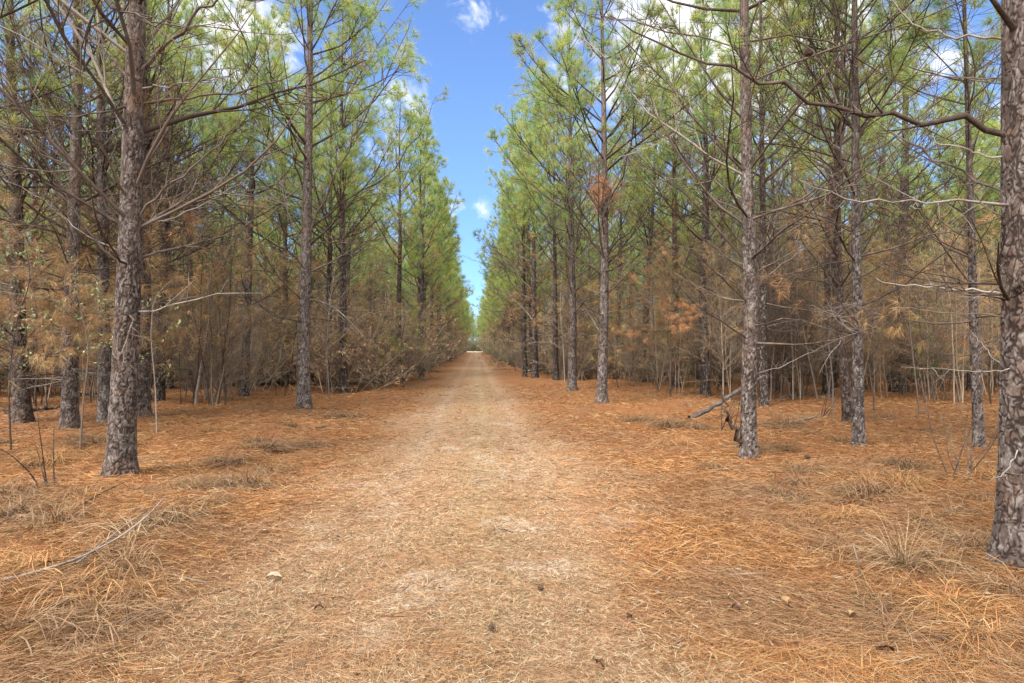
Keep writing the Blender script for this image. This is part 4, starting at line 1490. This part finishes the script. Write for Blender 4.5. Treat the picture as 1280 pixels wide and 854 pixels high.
put_tuft(1015, 640, T_LOW[3], "small dark grass cushion alone in the straw on the right", 0.6)
put_tuft(1200, 645, T_MED[2], "brown grass tuft just left of the nearest right-hand trunk's foot", 0.9)
put_tuft(1260, 745, T_MED[1], "grass tuft hiding the front of the nearest right-hand trunk's foot", 0.6)
put_tuft(1050, 690, T_LOW[1], "flat brown grass mat left of the big arching tuft", 1.0)
put_tuft(1235, 800, T_LOW[2], "ragged orange-brown grass clump at the near right corner", 0.8)
put_tuft(430, 520, T_LOW[0], "low grass clump right of the mauve-barked pine", 1.5)
put_tuft(840, 560, T_LOW[3], "rusty grass clump left of the leaning log's foot", 1.2)
put_tuft(800, 530, T_LOW[1], "small brown grass clump right of the nest-bearing pine", 1.2)
for k in range(60):
    for _ in range(40):
        px, py = RNG.uniform(-40, 1320), RNG.uniform(495, 640)
        p = ground_hit(px, py)
        if abs(p[0]) > 1.9:
            break
    side = "left" if p[0] < 0 else "right"
    put_tuft(px, py, (T_LOW + T_MED[1:])[int(RNG.integers(6))], f"one of the small nondescript brown grass clumps scattered {side} of the track", RNG.uniform(0.5, 1.2))


MOUND_AT = [(20, 640, "left"), (105, 615, "left"), (200, 620, "left"), (255, 640, "left"), (40, 720, "left"), (95, 745, "left"), (310, 610, "left"), (150, 720, "left"),
            (1150, 655, "right"), (1215, 690, "right"), (1060, 650, "right"), (1190, 760, "right"), (1120, 780, "right"), (1000, 600, "right"), (1245, 690, "right"), (1100, 745, "right")]
for k, (px, py, side) in enumerate(MOUND_AT):
    put_tuft(px, py, (T_MED[1:] + T_LOW)[k % 6], f"one of the matted brown grass mounds in the near straw {side} of the track", RNG.uniform(0.7, 1.15))


def cone_mesh(seed):
    rng = np.random.default_rng(seed)
    b = MB()
    n = 80
    k = np.arange(n)
    t = k / n
    a = k * 2.39996
    prof = 0.030 * np.sin(PI * (0.12 + 0.80 * t)) ** 0.8
    h = 0.085 * t
    o = np.stack([np.cos(a) * prof * 0.4, np.sin(a) * prof * 0.4, h], -1)
    d = np.stack([np.cos(a), np.sin(a), 0.55 + 0 * a], -1)
    c = np.array([(0.055, 0.036, 0.026)]) * rng.uniform(0.6, 1.5, (n, 1))
    for i in range(n):
        q = unit(d[i]); s = np.array([-math.sin(a[i]), math.cos(a[i]), 0]); up = np.cross(q, s)
        L, w = prof[i] * 0.75 + 0.006, 0.011
        p0 = o[i]
        V = [p0 - s * w * .4, p0 + s * w * .4, p0 + q * L + s * w * .7, p0 + q * L - s * w * .7,
             p0 - s * w * .4 - up * .003, p0 + s * w * .4 - up * .003, p0 + q * L + s * w * .7 - up * .005, p0 + q * L - s * w * .7 - up * .005]
        b.add(V, c[i], [[0, 1, 2, 3], [7, 6, 5, 4], [0, 4, 5, 1], [1, 5, 6, 2], [2, 6, 7, 3], [3, 7, 4, 0]], None, 0)
    b.tube([[0, 0, 0.0], [0, 0, 0.04], [0, 0, 0.085]], [0.008, 0.012, 0.003], 7, 0, (0.03, 0.02, 0.014))
    return b.mesh("cone", [M_CONE], ) if False else b


def put_cone(loc, rot, label, seed, s=1.0):
    b = cone_mesh(seed)
    o = one("pine_cone", b, [M_CONE], tuple(loc), label, "pine cone")
    o.rotation_euler = rot
    s *= 0.78
    o.scale = (s, s, s)


nb = at(1009, 62, ground_hit(1277, 712)[1] + 0.55)
put_cone(nb, (2.6, 0.3, 0.4), "open pine cone hanging from the long limb of the nearest right-hand pine", 801, 0.9)
for (px, py, lab, s) in ((613, 788, "dark pine cone lying in the middle of the near track", 0.55), (679, 736, "small brown weathered cone on the track right of centre", 0.5), (1012, 572, "pine cone in the straw right of the slim forked pine", 1.0)):
    p = ground_hit(px, py)
    put_cone((p[0], p[1], gz(p[0], p[1]) + 0.025), (1.45, 0.2, RNG.uniform(0, 6)), lab, 810 + px, s)

DRY = 0.38 * np.array([(0.52, 0.40, 0.27), (0.55, 0.34, 0.14), (0.16, 0.065, 0.035)])


def dead_leaf(px, py, c, label, L=0.09, seed=0):
    rng = np.random.default_rng(seed)
    p = ground_hit(px, py)
    b = MB()
    L *= 0.78
    a = np.linspace(0, 1, 7)
    w = L * 0.28 * np.sin(PI * a ** 0.8) * (1 + 0.35 * np.cos(a * 18))
    zc = 0.012 + 0.02 * np.sin(a * 3)
    V = np.concatenate([np.stack([a * L, w, zc + 0.012], -1), np.stack([a * L, 0 * w, zc], -1), np.stack([a * L, -w, zc + 0.016], -1)])
    i = np.arange(6)[:, None]
    b.add(V, c, np.concatenate([i + np.array([[0, 7, 8, 1]]), i + np.array([[7, 14, 15, 8]])]), None, 0)
    o = one("dead_leaf", b, [M_LEAF], (p[0], p[1], gz(p[0], p[1]) + 0.012), label, "leaf")
    o.rotation_euler = (0, 0, rng.uniform(0, 6.28))


dead_leaf(352, 727, DRY[0], "pale curled dead oak leaf in the straw on the near left", 0.11, 1)
dead_leaf(985, 762, DRY[1], "yellowish dead leaf in the straw on the near right", 0.09, 2)
dead_leaf(1062, 771, DRY[1], "small yellow leaf right of the yellowish dead leaf", 0.06, 3)
dead_leaf(1095, 815, DRY[2], "dark red-brown leaf near the lower right of the track", 0.09, 4)
dead_leaf(745, 826, DRY[2], "brown curled leaf at the near track's right half", 0.08, 5)
dead_leaf(405, 757, DRY[2], "rusty leaf at the left rim of the near track", 0.06, 6)
dead_leaf(790, 772, DRY[2], "thin dark leaf right of the dark pine cone", 0.06, 7)
dead_leaf(925, 770, DRY[2], "reddish leaf left of the yellowish dead leaf", 0.06, 8)

# ------------------------------------------------------------------ sky, sun
SUN_EL, SUN_AZ = math.radians(55), math.radians(225)      # azimuth from +Y, clockwise seen from above: behind the eye, to its left
world = bpy.data.worlds.new("World")
scene.world = world
t = NT(world)
sky = t.n("ShaderNodeTexSky", sky_type="NISHITA")
sky.sun_disc = False
sky.sun_elevation = SUN_EL
sky.sun_rotation = SUN_AZ
sky.air_density = 1.0
sky.dust_density = 0.4
sky.ozone_density = 1.6
co = t.n("ShaderNodeTexCoord").outputs["Generated"]
sepx = t.n("ShaderNodeSeparateXYZ")
t.l(co, sepx.inputs[0])
hz = t.math("MAXIMUM", sepx.outputs[2], 0.06)
cmb = t.n("ShaderNodeCombineXYZ")
t.l(t.math("DIVIDE", sepx.outputs[0], hz), cmb.inputs[0])
t.l(t.math("DIVIDE", sepx.outputs[1], hz), cmb.inputs[1])
n_big = t.noise(co, 5.0, 8, 0.6, 0.3)
n_wsp = t.noise(co, 21.0, 7, 0.62, 0.6)
cloud = None
for (px, py, deg, gain) in ((925, 75, 17, 1.0), (1040, 80, 12, 0.75), (270, 30, 12, 0.95), (576, 20, 2.6, 0.66), (604, 254, 2.2, 0.68), (566, 258, 2.0, 0.62), (470, 130, 7, 0.7), (150, 200, 12, 0.55), (1200, 280, 14, 0.6), (780, 130, 8, 0.6)):
    dv = unit(direction(px, py))
    dt = t.n("ShaderNodeVectorMath", operation="DISTANCE")
    t.l(co, dt.inputs[0])
    dt.inputs[1].default_value = tuple(dv)
    fall = t.math("MULTIPLY_ADD", dt.outputs["Value"], -1.0 / math.radians(deg), 1.0, clamp=True)
    b = t.math("MULTIPLY", t.math("POWER", fall, 0.6), gain)
    cloud = b if cloud is None else t.math("MAXIMUM", cloud, b)
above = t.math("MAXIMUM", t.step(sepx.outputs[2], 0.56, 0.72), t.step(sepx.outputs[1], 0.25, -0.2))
cloud = t.math("MAXIMUM", cloud, t.math("MULTIPLY", above, 1.1))      # cloud added out of view, overhead and behind the eye, as soft fill light
cn = t.math("ADD", t.math("MULTIPLY", n_big, 0.5), t.math("MULTIPLY", n_wsp, 0.5))
cl = t.step(t.math("ADD", cloud, t.math("MULTIPLY_ADD", cn, 3.2, -1.6)), 0.42, 1.05)
low = t.step(sepx.outputs[2], 0.0, 0.40)
tint = t.mix(1.0, sky.outputs[0], t.mix(low, (0.42, 0.62, 0.92), (0.68, 0.81, 1.04)), "MULTIPLY")
bright = t.math("MULTIPLY_ADD", above, 9.0, 6.0)  # the added unseen cloud shines brighter than the clouds in view
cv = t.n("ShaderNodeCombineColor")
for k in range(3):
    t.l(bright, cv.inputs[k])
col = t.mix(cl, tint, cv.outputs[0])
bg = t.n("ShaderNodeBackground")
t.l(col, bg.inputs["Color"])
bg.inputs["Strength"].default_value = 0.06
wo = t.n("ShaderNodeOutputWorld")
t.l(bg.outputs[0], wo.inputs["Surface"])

sd = bpy.data.lights.new("sun", "SUN")
sd.energy = 3.0
sd.angle = math.radians(30)
sd.color = (1.0, 0.96, 0.91)
sun = bpy.data.objects.new("sun", sd)
COL.objects.link(sun)
to_sun = Vector((math.sin(SUN_AZ) * math.cos(SUN_EL), math.cos(SUN_AZ) * math.cos(SUN_EL), math.sin(SUN_EL)))
sun.rotation_euler = to_sun.to_track_quat("Z", "Y").to_euler()
sun.location = (0, -10, 30)

# ------------------------------------------------------------------ picture
vs = scene.view_settings
scene.display_settings.display_device = "sRGB"
vs.view_transform = "Standard"
vs.look = "None"
vs.gamma = 1.0
vs.use_curve_mapping = False
vs.exposure = 2.12
cy = scene.cycles
cy.use_denoising = True
cy.denoiser = "OPENIMAGEDENOISE"
cy.max_bounces = 6
cy.diffuse_bounces = 4
cy.glossy_bounces = 2
cy.transmission_bounces = 4
cy.transparent_max_bounces = 4
cy.sample_clamp_indirect = 6.0
cy.use_adaptive_sampling = False
